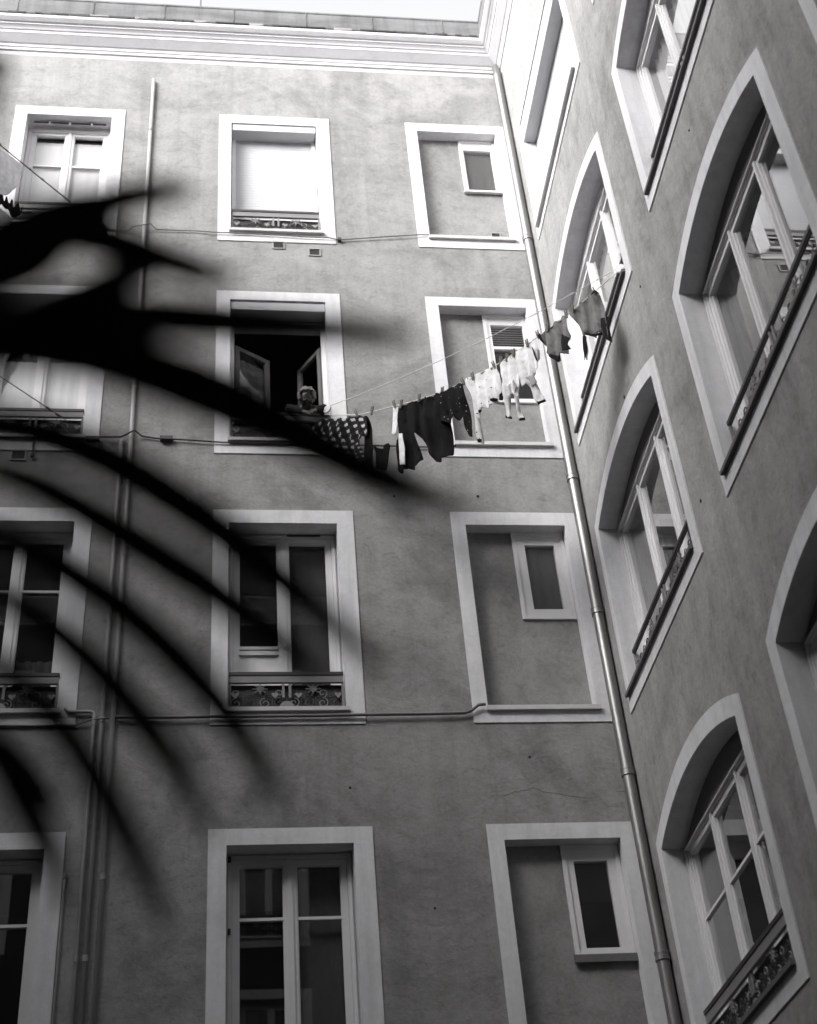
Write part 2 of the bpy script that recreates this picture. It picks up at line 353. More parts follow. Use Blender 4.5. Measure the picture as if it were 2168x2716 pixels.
def sweep(prof, i, j, name, m, parent, seg=1, jitter=0):
    mb = MB(); n = len(prof); vs = []
    for k in range(seg+1):
        for p, z in prof:
            a = corner(i, p); b = corner(j, p); t = k/seg
            vs.append((a[0]+(b[0]-a[0])*t, a[1]+(b[1]-a[1])*t, z+H))
    mb.add(vs, [(k*n+q, k*n+q+1, (k+1)*n+q+1, (k+1)*n+q) for k in range(seg) for q in range(n-1)])
    return mb.build(name, m, parent)
LEAD = mat('lead_dark', (0.045, 0.045, 0.045), 0.8); LEADP = mat('lead_pale', (0.22, 0.217, 0.214), 0.8)
def gutter(i, j, parent, P, u0, u1):
    mb = MB(); n = len(GPROF); vs = []
    for k in (0, 1):
        for p, z in GPROF:
            a = corner((i, j)[k], p); vs.append((a[0], a[1], z+H))
    mb.add(vs, [(q, q+1, n+q+1, n+q) for q in range(n-1)])
    u = u0+0.3
    while u < u1-0.35:                                       # standing seams of the zinc
        mb.box(P, u, u+0.012, 18.35, 18.655, -0.290, -0.27); u += random.uniform(0.9, 1.05)
    u = u0+0.32                                              # ragged lead flashing along its foot
    while u < u1-0.35:
        l = random.uniform(0.05, 0.35); q = random.uniform(0.012, 0.05); k = 2 if random.random() < 0.3 else 1
        e = min(u+l, u1-0.33)
        mb.prism(P, [(u, 18.315), (u+0.01, 18.305-q), ((u+e)/2, 18.305-q*random.uniform(.5, 1.3)), (e-0.01, 18.305-q*random.uniform(.4, 1)), (e, 18.315)], -0.296, -0.270, k)
        u = e+0.004 if random.random() < .7 else e+0.12
    return mb.build('roof_gutter', [ZINC, LEAD, LEADP], parent)
def shell(root, P, u0, u1, depth):
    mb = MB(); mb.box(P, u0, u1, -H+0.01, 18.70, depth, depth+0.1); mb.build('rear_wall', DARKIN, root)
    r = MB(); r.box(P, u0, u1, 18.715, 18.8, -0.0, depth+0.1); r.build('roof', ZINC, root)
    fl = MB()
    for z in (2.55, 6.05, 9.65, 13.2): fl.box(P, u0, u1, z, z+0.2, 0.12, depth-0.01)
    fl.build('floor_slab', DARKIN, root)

# rows of the back facade: surround top, opening top, sill, surround bottom
ROWS = [(16.53, 16.36, 14.15, 13.945), (13.02, 12.87, 10.62, 10.41), (9.61, 9.435, 7.16, 6.98), (5.90, 5.74, 3.50, 3.31)]
COLS = [(-2.81, -1.365, -2.65, -1.54), (-0.108, 1.385, 0.058, 1.205), (2.445, 3.87, 2.60, 3.70)]
DEP = 0.20
# ================================================================== BACK WING
A = thing('apartment_building', 'pale stuccoed back wing with three columns of white banded rectangular windows under a moulded cornice', 'building', (-1, YA, 0))
holes = []
for r in ROWS:
    for c in COLS: holes.append(mid(rect(c[0], c[1], r[3], r[0]), rect(c[2], c[3], r[2], r[1]), 0.75))
for r in ROWS: holes.append(mid(rect(-5.6, -4.15, r[3], r[0]), rect(-5.44, -4.33, r[2], r[1]), 0.75))
dots = [(1.85, 9.83, .012), (2.78, 9.84, .018), (-1.0, 9.2, .01), (2.95, 6.6, .012), (1.2, 6.3, .012), (1.9, 5.1, .01)]
def crackline(pts, w, n=5):
    out = []
    for (x0, y0), (x1, y1) in zip(pts, pts[1:]):
        for k in range(n):
            p = on_plane(x0+(x1-x0)*k/n+random.uniform(-2, 2), y0+(y1-y0)*k/n+random.uniform(-2.5, 2.5), Vector((0, YA, 0)), Vector((0, 1, 0))); out.append((p.x, p.z-H))
    return out, w
cracks = [crackline([(1336, 2113), (1367, 2101), (1411, 2091), (1462, 2104), (1525, 2113), (1581, 2117)], .0025), crackline([(1632, 2100), (1664, 2098), (1690, 2101)], .0025),
          crackline([(968, 1440), (980, 1452), (986, 1475), (984, 1500)], .002, 3), crackline([(430, 690), (445, 680), (450, 655)], .002, 3)]
wall_mesh('wall', PA, rect(XD, XB, -H, 18.25), holes, PL_A, A, dots, cracks)
sweep(CPROF, 0, 1, 'cornice', CORN, A); gutter(0, 1, A, PA, XD, XB); shell(A, PA, XD-2, XB+2.1, 2.2)
rod = MB(); rod.tube([(-0.40, YA-0.2, 18.70+H), (-0.40, YA-0.2, 21.2+H)], 0.012, 6); rod.build('lightning_rod', IRON, A)

def niche(row, fu0, gu0, gu1, gz0, gz1, fz0, extra=None, small_sill=None, gm=None, ledge=True):
    r = ROWS[row]; c = COLS[2]
    win = window_base(PA, rect(c[0], c[1], r[3], r[0]), rect(c[2], c[3], r[2], r[1]), 0.16, A)
    inf = MB(); u1 = c[3]
    inf.box(PA, c[2]-.01, fu0+0.004, r[2]-.02, r[1]+.01, 0.14, 0.2); inf.box(PA, fu0+0.004, u1+.01, r[2]-.02, fz0+0.002, 0.14, 0.2)
    inf.build('infill_panel', PL_N, win)
    fr = MB(); top = r[1]-0.004
    bars(fr, PA, fu0, u1-.004, fz0, top, 0.115, 0.19, (0.04, 0.04, 0.035, 0.05))
    bars(fr, PA, fu0+.040, u1-.044, fz0+.035, top-.05, 0.128, 0.19, (gu0-fu0-0.04, u1-0.044-gu1, gz0-fz0-0.035, top-0.05-gz1))
    fr.build('frame', FRAME, win)
    pane(PA, gu0-.005, gu1+.005, gz0-.005, gz1+.005, 0.16, win, gm or GLASSF)
    if ledge: sill(PA, c[2]-0.015, c[3]+0.03, r[2], 0.055, 0.05, 0.145, win, SILL)
    if small_sill: sill(PA, fu0-0.02, c[3]-.002, fz0, small_sill, -0.088, 0.125, win, SILLD if small_sill > .05 else SILL)
    return win
n1 = niche(0, 3.19, 3.25, 3.635, 15.30, 16.155, 15.245, small_sill=0.03)
curtain(PA, 3.24, 3.66, 15.28, 16.2, 0.19, CURTD, n1, 'blind', 0.002)
n2 = niche(1, 3.163, 3.25, 3.655, 11.45, 12.69, 11.38)
tb = MB(); tb.box(PA, 3.25, 3.655, 12.27, 12.315, 0.125, 0.185); tb.build('transom_bar', FRAME, n2)
lv = MB()
for i in range(9):
    z = 12.33+0.04*i; lv.prism(P2(PA), [(0.17, z), (0.21, z+0.028), (0.215, z+0.032), (0.175, z+0.004)], 3.25, 3.655)
lv.build('louvre', FRAME, n2)
n3 = niche(2, 3.118, 3.253, 3.578, 8.42, 9.265, 8.29)
curtain(PA, 3.24, 3.60, 8.40, 9.28, 0.195, CURTD, n3, 'blind', 0.003)
n4 = niche(3, 3.146, 3.255, 3.575, 4.745, 5.58, 4.68, small_sill=0.075)

def a_window(col, row, **k):
    r = ROWS[row]; c = COLS[col]
    return window_base(PA, rect(c[0], c[1], r[3], r[0]), rect(c[2], c[3], r[2], r[1]), DEP+0.1, A), c[2], c[3], r[2], r[1]
def a_guard(win, u0, u1, v0):
    guard(PA, u0+0.012, u1-0.012, v0+0.012, v0+0.425, 0.04, win)
    sill(PA, u0-0.02, u1+0.035, v0, 0.05, 0.055, DEP+0.09, win)
# ---- top left: casement with white blinds and a bare roller-blind recess
wn, u0, u1, v0, v1 = a_window(0, 0)
box = MB(); box.box(PA, u0+.002, u1-.002, v1-0.055, v1-.003, DEP-.02, DEP+.1); box.build('lintel', FRAME, wn)
hk = MB(); hk.tube([PA(u0+.08, v1-0.03, .10), PA(u1-.08, v1-0.03, .10)], 0.012, 6, 0)
for q in (.26, .5, .76): hk.tube([PA(u0+(u1-u0)*q, v1-0.005, .10), PA(u0+(u1-u0)*q, v1-0.075, .09)], 0.013, 6, 1)
hk.build('blind_bracket', [IRON, TRIM], wn)
P_ = casement(PA, wn, u0, u1, v0, v1-0.058, DEP, transom=15.575)
for a, b, c, e in P_: curtain(PA, a-.02, b+.02, c, e-0.085, DEP+0.075, CURT, wn, 'blind', 0.002)
a_guard(wn, u0, u1, v0)
# ---- top middle: closed white roller shutter
wn, u0, u1, v0, v1 = a_window(1, 0)
bx = MB(); bx.box(PA, u0+.012, u1-.012, v1-0.135, v1-.012, 0.006, 0.19); bx.build('shutter_box', SHUT, wn)
ra = MB(); ra.box(PA, u0+.012, u0+.062, v0, v1-.137, .165, .22); ra.box(PA, u1-.062, u1-.012, v0, v1-.137, .165, .22); ra.build('shutter_rail', FRAME, wn)
sh = MB(); z = v0+0.01
while z < v1-.15:
    zt = min(z+0.052, v1-.14); sh.prism(P2(PA), [(.1885, z), (.187, z+0.012), (.187, zt-0.012), (.1885, zt-.0005), (.2, zt-.0005), (.2, z)], u0+.058, u1-.058); z += 0.053
sh.build('roller_shutter', SHUT, wn); a_guard(wn, u0, u1, v0)
# ---- second row left: casement, dark upper panes, white half curtain below
wn, u0, u1, v0, v1 = a_window(0, 1)
P_ = casement(PA, wn, u0, u1, v0, v1, DEP)
for a, b, c, e in P_: curtain(PA, a-.02, b+.02, c, c+1.28, DEP+0.09, CURT, wn, amp=0.006)
a_guard(wn, u0, u1, v0)
# ---- second row middle: raised shutter, both leaves swung into the dark room
wn, u0, u1, v0, v1 = a_window(1, 1)
bx = MB(); bx.box(PA, u0+.008, u1-.008, v1-0.155, v1-.025, 0.006, 0.19); bx.build('shutter_box', SHUT, wn)
fr = MB(); bars(fr, PA, u0+.002, u1-.002, v0, v1-.158, DEP, DEP+0.09, (0.05, 0.05, 0.05, 0.12)); fr.build('frame', FRAME, wn)
for hx, fx, fy, crt in ((u0+.056, .475, .50, True), (u1-.056, .97, .58, False)):
    hy = DEP+0.075; du, dd = fx-hx, fy-hy; ln = math.hypot(du, dd); du /= ln; dd /= ln
    def PL(u, v, d, hx=hx, hy=hy, du=du, dd=dd): return PA(hx+du*u-dd*d, v, hy+dd*u+du*d)
    lf = MB(); bars(lf, PL, 0, 0.49, v0+.055, 12.36, -0.022, 0.022, (0.06, 0.06, 0.08, 0.06)); lf.build('leaf', SHADEW, wn)
    pane(PL, .06, .43, v0+.135, 12.30, 0, wn)
    if crt: curtain(PL, .06, .43, v0+.14, 12.20, 0.02 if crt else -.02, textured('lace_curtain', (0.15, 0.147, 0.144), .9, .35, .5, (1, 1, 1), .3, 20), wn, amp=0.006, lam=.08)
a_guard(wn, u0, u1, v0)
# ---- third row left and middle, bottom left and middle
wn, u0, u1, v0, v1 = a_window(0, 2)
P_ = casement(PA, wn, u0, u1, v0, v1, DEP, transom=8.70)
for a, b, c, e in P_: curtain(PA, a-.02, b+.02, c, c+.62, DEP+0.12, CURTD, wn)
a_guard(wn, u0, u1, v0)
wn, u0, u1, v0, v1 = a_window(1, 2)
P_ = casement(PA, wn, u0, u1, v0, v1, DEP, panel_left=8.02)
curtain(PA, P_[1][0]-.02, P_[1][1]+.02, P_[1][2], P_[1][3], DEP+0.14, CURTD, wn, amp=.004, lam=.3)
vt = MB(); vt.box(PA, .68, 1.04, v1-.030, v1-.012, DEP-.022, DEP-.006); vt.build('trickle_vent', IRON, wn)
a_guard(wn, u0, u1, v0)
for cidx in (0, 1):
    wn, u0, u1, v0, v1 = a_window(cidx, 3)
    P_ = casement(PA, wn, u0, u1, v0, v1, DEP, transom=5.135)
    if cidx == 1: curtain(PA, P_[1][0]-.02, P_[1][1]+.02, P_[1][2], P_[1][3], DEP+0.14, CURTD, wn, amp=.004, lam=.3)
    hg = MB()
    for z in (5.66, 4.98): hg.tube([PA(u0+0.028, z, DEP-.03), PA(u0+.028, z+.05, DEP-.03)], .016, 6)
    hg.build('hinge', IRON, wn)
    a_guard(wn, u0, u1, v0)
for i, r in enumerate(ROWS):       # a further column just past the left edge of the view
    wn = window_base(PA, rect(-5.6, -4.15, r[3], r[0]), rect(-5.44, -4.33, r[2], r[1]), DEP+.1, A)
    casement(PA, wn, -5.44, -4.33, r[2], r[1], DEP, transom=r[1]-.65)

# ================================================================== RIGHT WING
B = thing('apartment_building', 'right hand stuccoed wing with wide segmental arched windows, deep reveals and iron guards', 'building', (XB, 6, 0))
BCOL = [(9.09, 11.69, 9.24, 11.57), (5.83, 8.37, 6.0, 8.22), (2.63, 5.18, 2.80, 5.03), (-0.6, 1.9, -0.45, 1.75)]
BROW = [(15.9, 13.80, 13.99), (12.42, 10.33, 10.52), (9.06, 6.885, 7.08), (5.42, 3.31, 3.50)]
def bouter(c, r): return arch(c[0], c[1], r[1], r[0]+.11, .32)
def binner(c, r): return arch(c[2], c[3], r[2], r[0], .25)
bh = []; todo = []
for i, c in enumerate(BCOL):
    for j, r in enumerate(BROW):
        if i == 0 and j == 0:
            o, n_ = rect(c[0], c[1], r[1], 16.17), rect(c[2], c[3], r[2], 16.0)
        else: o, n_ = bouter(c, r), binner(c, r)
        bh.append(mid(o, n_, .75)); todo.append((i, j, o, n_))
wall_mesh('wall', PB, [(YC, -H), (YA, -H), (YA, 18.25), (YC, 18.25)], bh, PL_B, B, [(8.879, 7.26, .016), (10.04, 9.53, .018), (9.0, 10.0, .012), (7.2, 10.0, .01)])
sweep(CPROF, 1, 2, 'cornice', CORN, B); gutter(2, 1, B, PB, YC, YA); shell(B, PB, YC-2, YA-.01, 2.0)
for i, j, o, n_ in todo:
    c = BCOL[i]; r = BROW[j]; u0, u1, v0, S = c[2], c[3], r[2], r[0]; dp = 0.21
    wn = window_base(PB, o, n_, dp+.12, B)
    if i == 0 and j == 0:
        bx = MB(); bx.box(PB, u0+.003, u1-.003, 15.64, 15.985, .004, .17); bx.build('shutter_box', SHUT, wn)
        sh = MB(); z = v0
        while z < 15.62: sh.prism(P2(PB), [(.1745, z), (.173, z+.012), (.173, z+.040), (.1745, z+.0515), (.19, z+.051), (.19, z)], u0+.002, u1-.002); z += .053
        sh.build('roller_shutter', SHUT, wn); sill(PB, u0-.0, u1+.02, v0-.02, .05, .06, .18, wn); continue
    tp = MB(); hd = S-.005
    ap = [(u1, hd)]+arch(u0, u1, hd, S, .25)[2:]+[(u0, hd)]
    tp.prism(PB, [(max(u0-.004, min(u1+.004, a)), b+.004 if b > hd else b) for a, b in ap], dp, dp+.05); tp.build('arch_panel', TRIM if j < 2 else APAN, wn)
    fr = MB(); bars(fr, PB, u0+.002, u1-.002, v0, hd-.003, dp-.004, dp+.09, (.05, .05, .05, .045))
    bars(fr, PB, u0+.016, u1-.016, v0+.016, hd-.018, dp-.024, dp-.005, .012)
    w3 = (u1-u0-.1)/3; lv_ = MB()
    gm = GLASSB
    for k in range(3):
        a = u0+.05+w3*k+.003; b = u0+.05+w3*(k+1)-.003; cc, e = v0+.053, hd-.051
        bars(lv_, PB, a, b, cc, e, dp+.012, dp+.065, (.034, .034, .075, .05))
        bars(lv_, PB, a+.0335, b-.0335, cc+.0745, e-.0495, dp+.03, dp+.058, .010)
        ga, gb, gc, ge = a+.034, b-.034, cc+.075, e-.05
        if j == 3:
            t = S-.70; lv_.box(PB, ga, gb, t-.013, t+.013, dp+.02, dp+.06)
            pane(PB, ga, gb, gc, t-.013, dp+.04, wn, gm); pane(PB, ga, gb, t+.013, ge, dp+.04, wn, gm)
        else: pane(PB, ga, gb, gc, ge, dp+.04, wn, gm)
        if k: fr.box(PB, u0+.05+w3*k-.014, u0+.05+w3*k+.014, cc, e, dp-.012, dp+.0115)
    fr.build('frame', FRAME, wn); lv_.build('leaf', FRAME, wn)
    if i == 0 and j == 1: curtain(PB, u0+.1, u1-.1, v0+.1, hd-.1, dp+.14, CURT, wn)
    if i == 1 and j == 1: curtain(PB, u0+.1, u1-.1, v0+.1, hd-.1, dp+.14, CURT, wn)
    if (i, j) == (1, 2): curtain(PB, u1-.9, u1-.1, v0+.1, hd-.1, dp+.14, CURTD, wn)
    if (i, j) == (0, 2): curtain(PB, u1-.8, u1-.1, v0+.1, hd-.1, dp+.14, CURTD, wn)
    guard(PB, u0+.012, u1-.012, v0+.05, v0+.45, .10, wn, j == 3)
    sill(PB, u0-.005, u1+.07, v0, .042, .05, dp+.1, wn, SILLD)  # whole sill coloured dark to carry the shade of its underside

# ================================================================== the two wings behind and left of the viewer (seen in the panes)
for name, P, cols, span, ij, lab in (
        ('C', PC, [(-5.4, -3.9), (-2.6, -1.1), (0.2, 1.7)], (XD, XB), (3, 2), 'facing stuccoed wing with banded windows and a cornice, mirrored in the back wing panes'),
        ('D', PD, [(0.6, 2.1), (3.4, 4.9), (6.2, 7.7), (9.0, 10.5)], (YC, YA), (0, 3), 'left hand stuccoed wing, seen only mirrored in the arched window panes')):
    T = thing('apartment_building', lab, 'building', P((span[0]+span[1])/2, -H, 0))
    hs = []; ws = []
    for a, b in cols:
        for r in ROWS:
            o, n_ = rect(a, b, r[3], r[0]), rect(a+.17, b-.17, r[2], r[1]); hs.append(mid(o, n_, .75)); ws.append((o, n_, r))
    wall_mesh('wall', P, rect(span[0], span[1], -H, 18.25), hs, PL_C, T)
    for o, n_, r in ws:
        wn = window_base(P, o, n_, .3, T); u0, v0 = n_[0]; u1, v1 = n_[2]
        casement(P, wn, u0, u1, v0, v1, .2, transom=v1-.65)
        guard(P, u0+.012, u1-.012, v0+.012, v0+.42, .04, wn); sill(P, u0-.02, u1+.03, v0, .05, .055, .28, wn)
    sweep(CPROF, ij[0], ij[1], 'cornice', CORN, T); gutter(ij[0], ij[1], T, P, *span)
    if name == 'C':
        rf = MB(); rf.prism(P2(P), [(-.1, 18.81), (4.0, 23.6), (4.2, 23.6), (4.2, 18.81)], span[0], span[1]); rf.build('mansard_roof', DARKIN, T)
    shell(T, P, span[0]-2, span[1]+2, 2.0) if name == 'C' else shell(T, P, span[0], span[1], 2.0)

# ================================================================== pipes, cables, vents
def pipe(name, label, cat, pts, r, m, collars=(), parent_pts=None, n=14, group=None, cr=1.12):
    mb = MB(); mb.tube(pts, r, n); o = mb.build(name, m, None, True); tag(o, label, cat, group)
    for p, ln in collars:
        c = MB(); p = Vector(p)
        for s_ in (-.5, .5): c.tube([p+Vector((0, 0, ln*s_-.012)), p+Vector((0, 0, ln*s_+.012))], r*cr*1.06, n)
        c.tube([p-Vector((0, 0, ln*.5)), p+Vector((0, 0, ln*.5))], r*cr, n)
        br = MB(); c.build('pipe_collar', m, o, False)
    return o
dx, dy = 3.868, 11.925
pipe('downpipe', 'shiny round zinc rainwater downpipe running down the inner corner between both wings', 'downpipe',
     [(dx, dy, H+17.86), (dx, dy, H+17.6), (dx, dy, H+0.0), (dx, dy, 0.05)], 0.058, ZPIPE, [((dx, dy, H+z), .06) for z in (14.09, 10.06, 8.25, 6.38, 4.57)], n=24)
PY = YA-0.032
pipe('wall_pipe', 'longest pale painted pipe running down between the left and middle window columns', 'pipe',
     [(-1.015, PY, H+17.22), (-1.015, PY, H+10), (-1.02, PY, 0.05)], .023, PIPE, [((-1.015, PY, H+z), .03) for z in (16.1, 13.0, 9.0, 5.45)], cr=1.15)
pipe('wall_pipe', 'middle pale pipe starting at the cable under the second row of windows', 'pipe',
     [(-1.118, PY, H+10.60), (-1.118, PY, H+10), (-1.118, PY, 0.05)], .021, PIPE, [((-1.118, PY, H+z), .03) for z in (10.5, 7.03, 4.72)], cr=1.2)
pipe('wall_pipe', 'leftmost thin pale pipe bending out of the third row window band', 'pipe',
     [(-1.46, YA+.02, H+7.17), (-1.46, PY, H+7.16), (-1.44, PY, H+7.13), (-1.40, PY, H+7.125), (-1.235, PY, H+7.125), (-1.205, PY, H+7.115), (-1.195, PY, H+7.09), (-1.193, PY, H+7.0), (-1.19, PY, 0.05)], .017, PIPE, [((-1.193, PY, H+z), .03) for z in (7.0, 4.72)], cr=1.2)
pipe('wall_pipe', 'short thin tube beside the edge of the bottom left window band', 'pipe',
     [(-1.345, YA-.02, H+5.5), (-1.345, YA-.02, H+5.3), (-1.345, YA-.02, H+.5)], .011, PIPE, [((-1.345, YA-.02, H+5.48), .03)], cr=1.5)
CYY = YA-0.022
def cable(label, pts, r, m, extra=None):
    mb = MB(); dense = []
    for i in range(len(pts)-1):
        a, b = Vector(pts[i]), Vector(pts[i+1]); k = max(1, int((b-a).length/.35))
        for q in range(k):
            p = a+(b-a)*q/k; dense.append((p.x, p.y, p.z+random.uniform(-.006, .006) if q else p.z))
    dense.append(pts[-1]); mb.tube(dense, r, 6); o = mb.build('wall_cable', m, None, True); tag(o, label, 'cable'); return o
cb = cable('thin cable under the top row of windows, arching over the long pipe', [(-4.0, CYY, H+14.03), (-1.21, CYY, H+14.045), (-1.165, YA-.05, H+14.095), (-1.06, YA-.07, H+14.10), (-.94, YA-.07, H+14.14), (-.865, CYY, H+14.085), (-.38, CYY, H+14.09),
    (-.1, CYY-.012, H+14.06), (1.3, CYY-.012, H+14.03), (1.42, CYY, H+14.01), (2.45, CYY-.012, H+14.15), (2.60, CYY-.012, H+14.155)], .008, CABLEG)
jb = MB(); jb.box(PA, 1.405, 1.45, 13.985, 14.03, -.05, 0); jb.build('junction_box', CABLE, cb)
cb = cable('dark twin cable under the second row of windows looping past the pipes', [(-4.0, CYY, H+10.56), (-1.5, CYY-.01, H+10.59), (-1.13, CYY-.03, H+10.585), (-1.06, YA-.08, H+10.60), (-.98, YA-.085, H+10.66), (-.9, CYY, H+10.63), (-.75, CYY, H+10.60), (.0, CYY-.01, H+10.545), (1.3, CYY-.01, H+10.54), (2.4, CYY, H+10.53), (2.6, CYY, H+10.56)], .010, CABLE)
for u, v in ((-1.42, 10.56), (-.63, 10.585)):
    jb = MB(); jb.box(PA, u-.07, u+.07, v-.02, v+.025, -.06, 0); jb.build('junction_box', CABLE, cb)
dr = MB(); dr.tube([PA(-2.05, 10.56, -.03), PA(-2.05, 10.33, -.03)], .010, 6); dr.tube([PA(-2.05, 10.34, -.03), PA(-2.05, 10.30, -.03)], .022, 8); dr.build('cable_tail', CABLE, cb)
cable('thick grey conduit under the third row, stepping up to the right hand sill', [(-1.0, CYY-.015, H+7.06), (-.1, CYY-.02, H+7.055), (1.3, CYY-.02, H+7.06), (2.36, CYY-.015, H+7.075), (2.43, CYY-.02, H+7.10), (2.50, CYY-.03, H+7.155), (2.57, CYY-.03, H+7.16)], .016, CABLEG)
cable('thin grey cable running below the bottom edge of the left third row window', [(-4.0, CYY, H+6.99), (-1.36, CYY, H+6.985), (-1.22, CYY-.02, H+7.03), (-1.05, YA-.065, H+7.035)], .009, CABLEG)
vent(PA, .655, 13.885, .115, 'small square vent directly under the shuttered top window', 0)
vent(PA, 1.105, 13.775, .115, 'small square vent lower and right of its twin below the shuttered window', 0)
_v = lambda u, v, d: PA(u, v, d+.14)
vent(_v, 3.475*1.011, 14.22*1.011, .095, 'small square vent at the foot of the walled-up top right window', 0)
vent(PA, -2.20, 10.34, .125, 'small square vent under the left second row window beside a cable tail', 0)

# ================================================================== washing line
P0 = Vector((1.12, 11.9, H)); P1 = Vector((3.99, 9.36, H)); AX = (P1-P0); LN = AX.length; AX.normalize()
NRM = Vector((AX.y, -AX.x, 0)); NRM = NRM if NRM.dot(EYE-P0) > 0 else -NRM
LOW = [(-.03, 10.95), (0.0, 10.93), (.115, 10.66), (.169, 10.585), (.25, 10.49), (.33, 10.40), (.41, 10.335), (.475, 10.315), (.578, 10.308), (.686, 10.36), (.722, 10.395), (.814, 10.465), (.904, 10.585), (1.0, 10.70)]
def lerp(tab, t):
    for (a, x), (b, y) in zip(tab, tab[1:]):
        if t <= b: return x+(y-x)*(t-a)/(b-a)
    return tab[-1][1]
def lp(t, z, off=0): p = P0+AX*(t*LN)+NRM*off; return Vector((p.x, p.y, H+z))
mb = MB(); mb.tube([lp(t/40, lerp(LOW, t/40)) for t in range(41)], .006, 6)
mb.tube([lp(t/24, 11.03-.30*t/24-.16*4*(t/24)*(1-t/24)*.75) for t in range(25)], .005, 6)
ln1 = mb.build('washing_line', CORD, None, True); tag(ln1, 'pale double washing line sagging under laundry from the open window to the arched wall', 'washing line')
for t, z in ((.012, 10.98), (.985, 10.70)):
    pl = MB(); c = lp(t, z); pl.tube([c+NRM*-.012, c+NRM*.012], .05, 14); pl.build('pulley', TRIM, ln1)
def px2st(x, y, off=0.0):
    p = on_plane(x, y, P0+NRM*off, NRM); return (p-P0).dot(AX), p.z
def fabric(name, col, kind=None, **k):
    m = mat(name, col, .92, spec=.1); b = m.node_tree.nodes['Principled BSDF']
    c = N(m, 'ShaderNodeRGB'); c.outputs[0].default_value = (*col, 1); c = c.outputs[0]
    c = mul(m, c, ramp(m, tex(m, 14, detail=5), [(.3, .82), (.7, 1.12)]).outputs[0])
    uv = N(m, 'ShaderNodeUVMap'); sp = N(m, 'ShaderNodeSeparateXYZ'); L(m, uv.outputs[0], sp.inputs[0])
    def math_(op, a, bb=None):
        n = N(m, 'ShaderNodeMath'); n.operation = op
        for i, q in enumerate((a, bb)):
            if q is None: continue
            if isinstance(q, (int, float)): n.inputs[i].default_value = q
            else: L(m, q, n.inputs[i])
        return n.outputs[0]
    fac = None
    if kind == 'plaid':
        rot = k.get('rot', .25); P = k.get('per', .085)
        a = math_('ADD', math_('MULTIPLY', sp.outputs[0], math.cos(rot)), math_('MULTIPLY', sp.outputs[1], math.sin(rot)))
        d = math_('SUBTRACT', math_('MULTIPLY', sp.outputs[1], math.cos(rot)), math_('MULTIPLY', sp.outputs[0], math.sin(rot)))
        fa = math_('LESS_THAN', math_('FRACT', math_('DIVIDE', math_('ADD', a, 50), P)), .42)
        fd = math_('LESS_THAN', math_('FRACT', math_('DIVIDE', math_('ADD', d, 50), P)), .42)
        fac = math_('ADD', math_('MULTIPLY', math_('MULTIPLY', fa, fd), .86), math_('MULTIPLY', math_('ADD', fa, fd), .03)); hi = (.46, .455, .45)
    elif kind == 'dots':
        vo = N(m, 'ShaderNodeTexVoronoi'); vo.inputs['Scale'].default_value = k.get('scale', 14); L(m, uv.outputs[0], vo.inputs['Vector'])
        fac = math_('LESS_THAN', vo.outputs['Distance'], k.get('size', .22)); hi = k.get('hi', (.55, .54, .52))
    if fac is not None:
        x = N(m, 'ShaderNodeMix'); x.data_type = 'RGBA'; L(m, fac, x.inputs[0]); L(m, c, x.inputs[6]); x.inputs[7].default_value = (*hi, 1); c = x.outputs[2]
    L(m, c, b.inputs['Base Color'])
    bp = N(m, 'ShaderNodeBump'); bp.inputs['Strength'].default_value = .25; bp.inputs['Distance'].default_value = .008
    L(m, tex(m, 25, detail=4), bp.inputs['Height']); L(m, bp.outputs[0], b.inputs['Normal'])
    return m
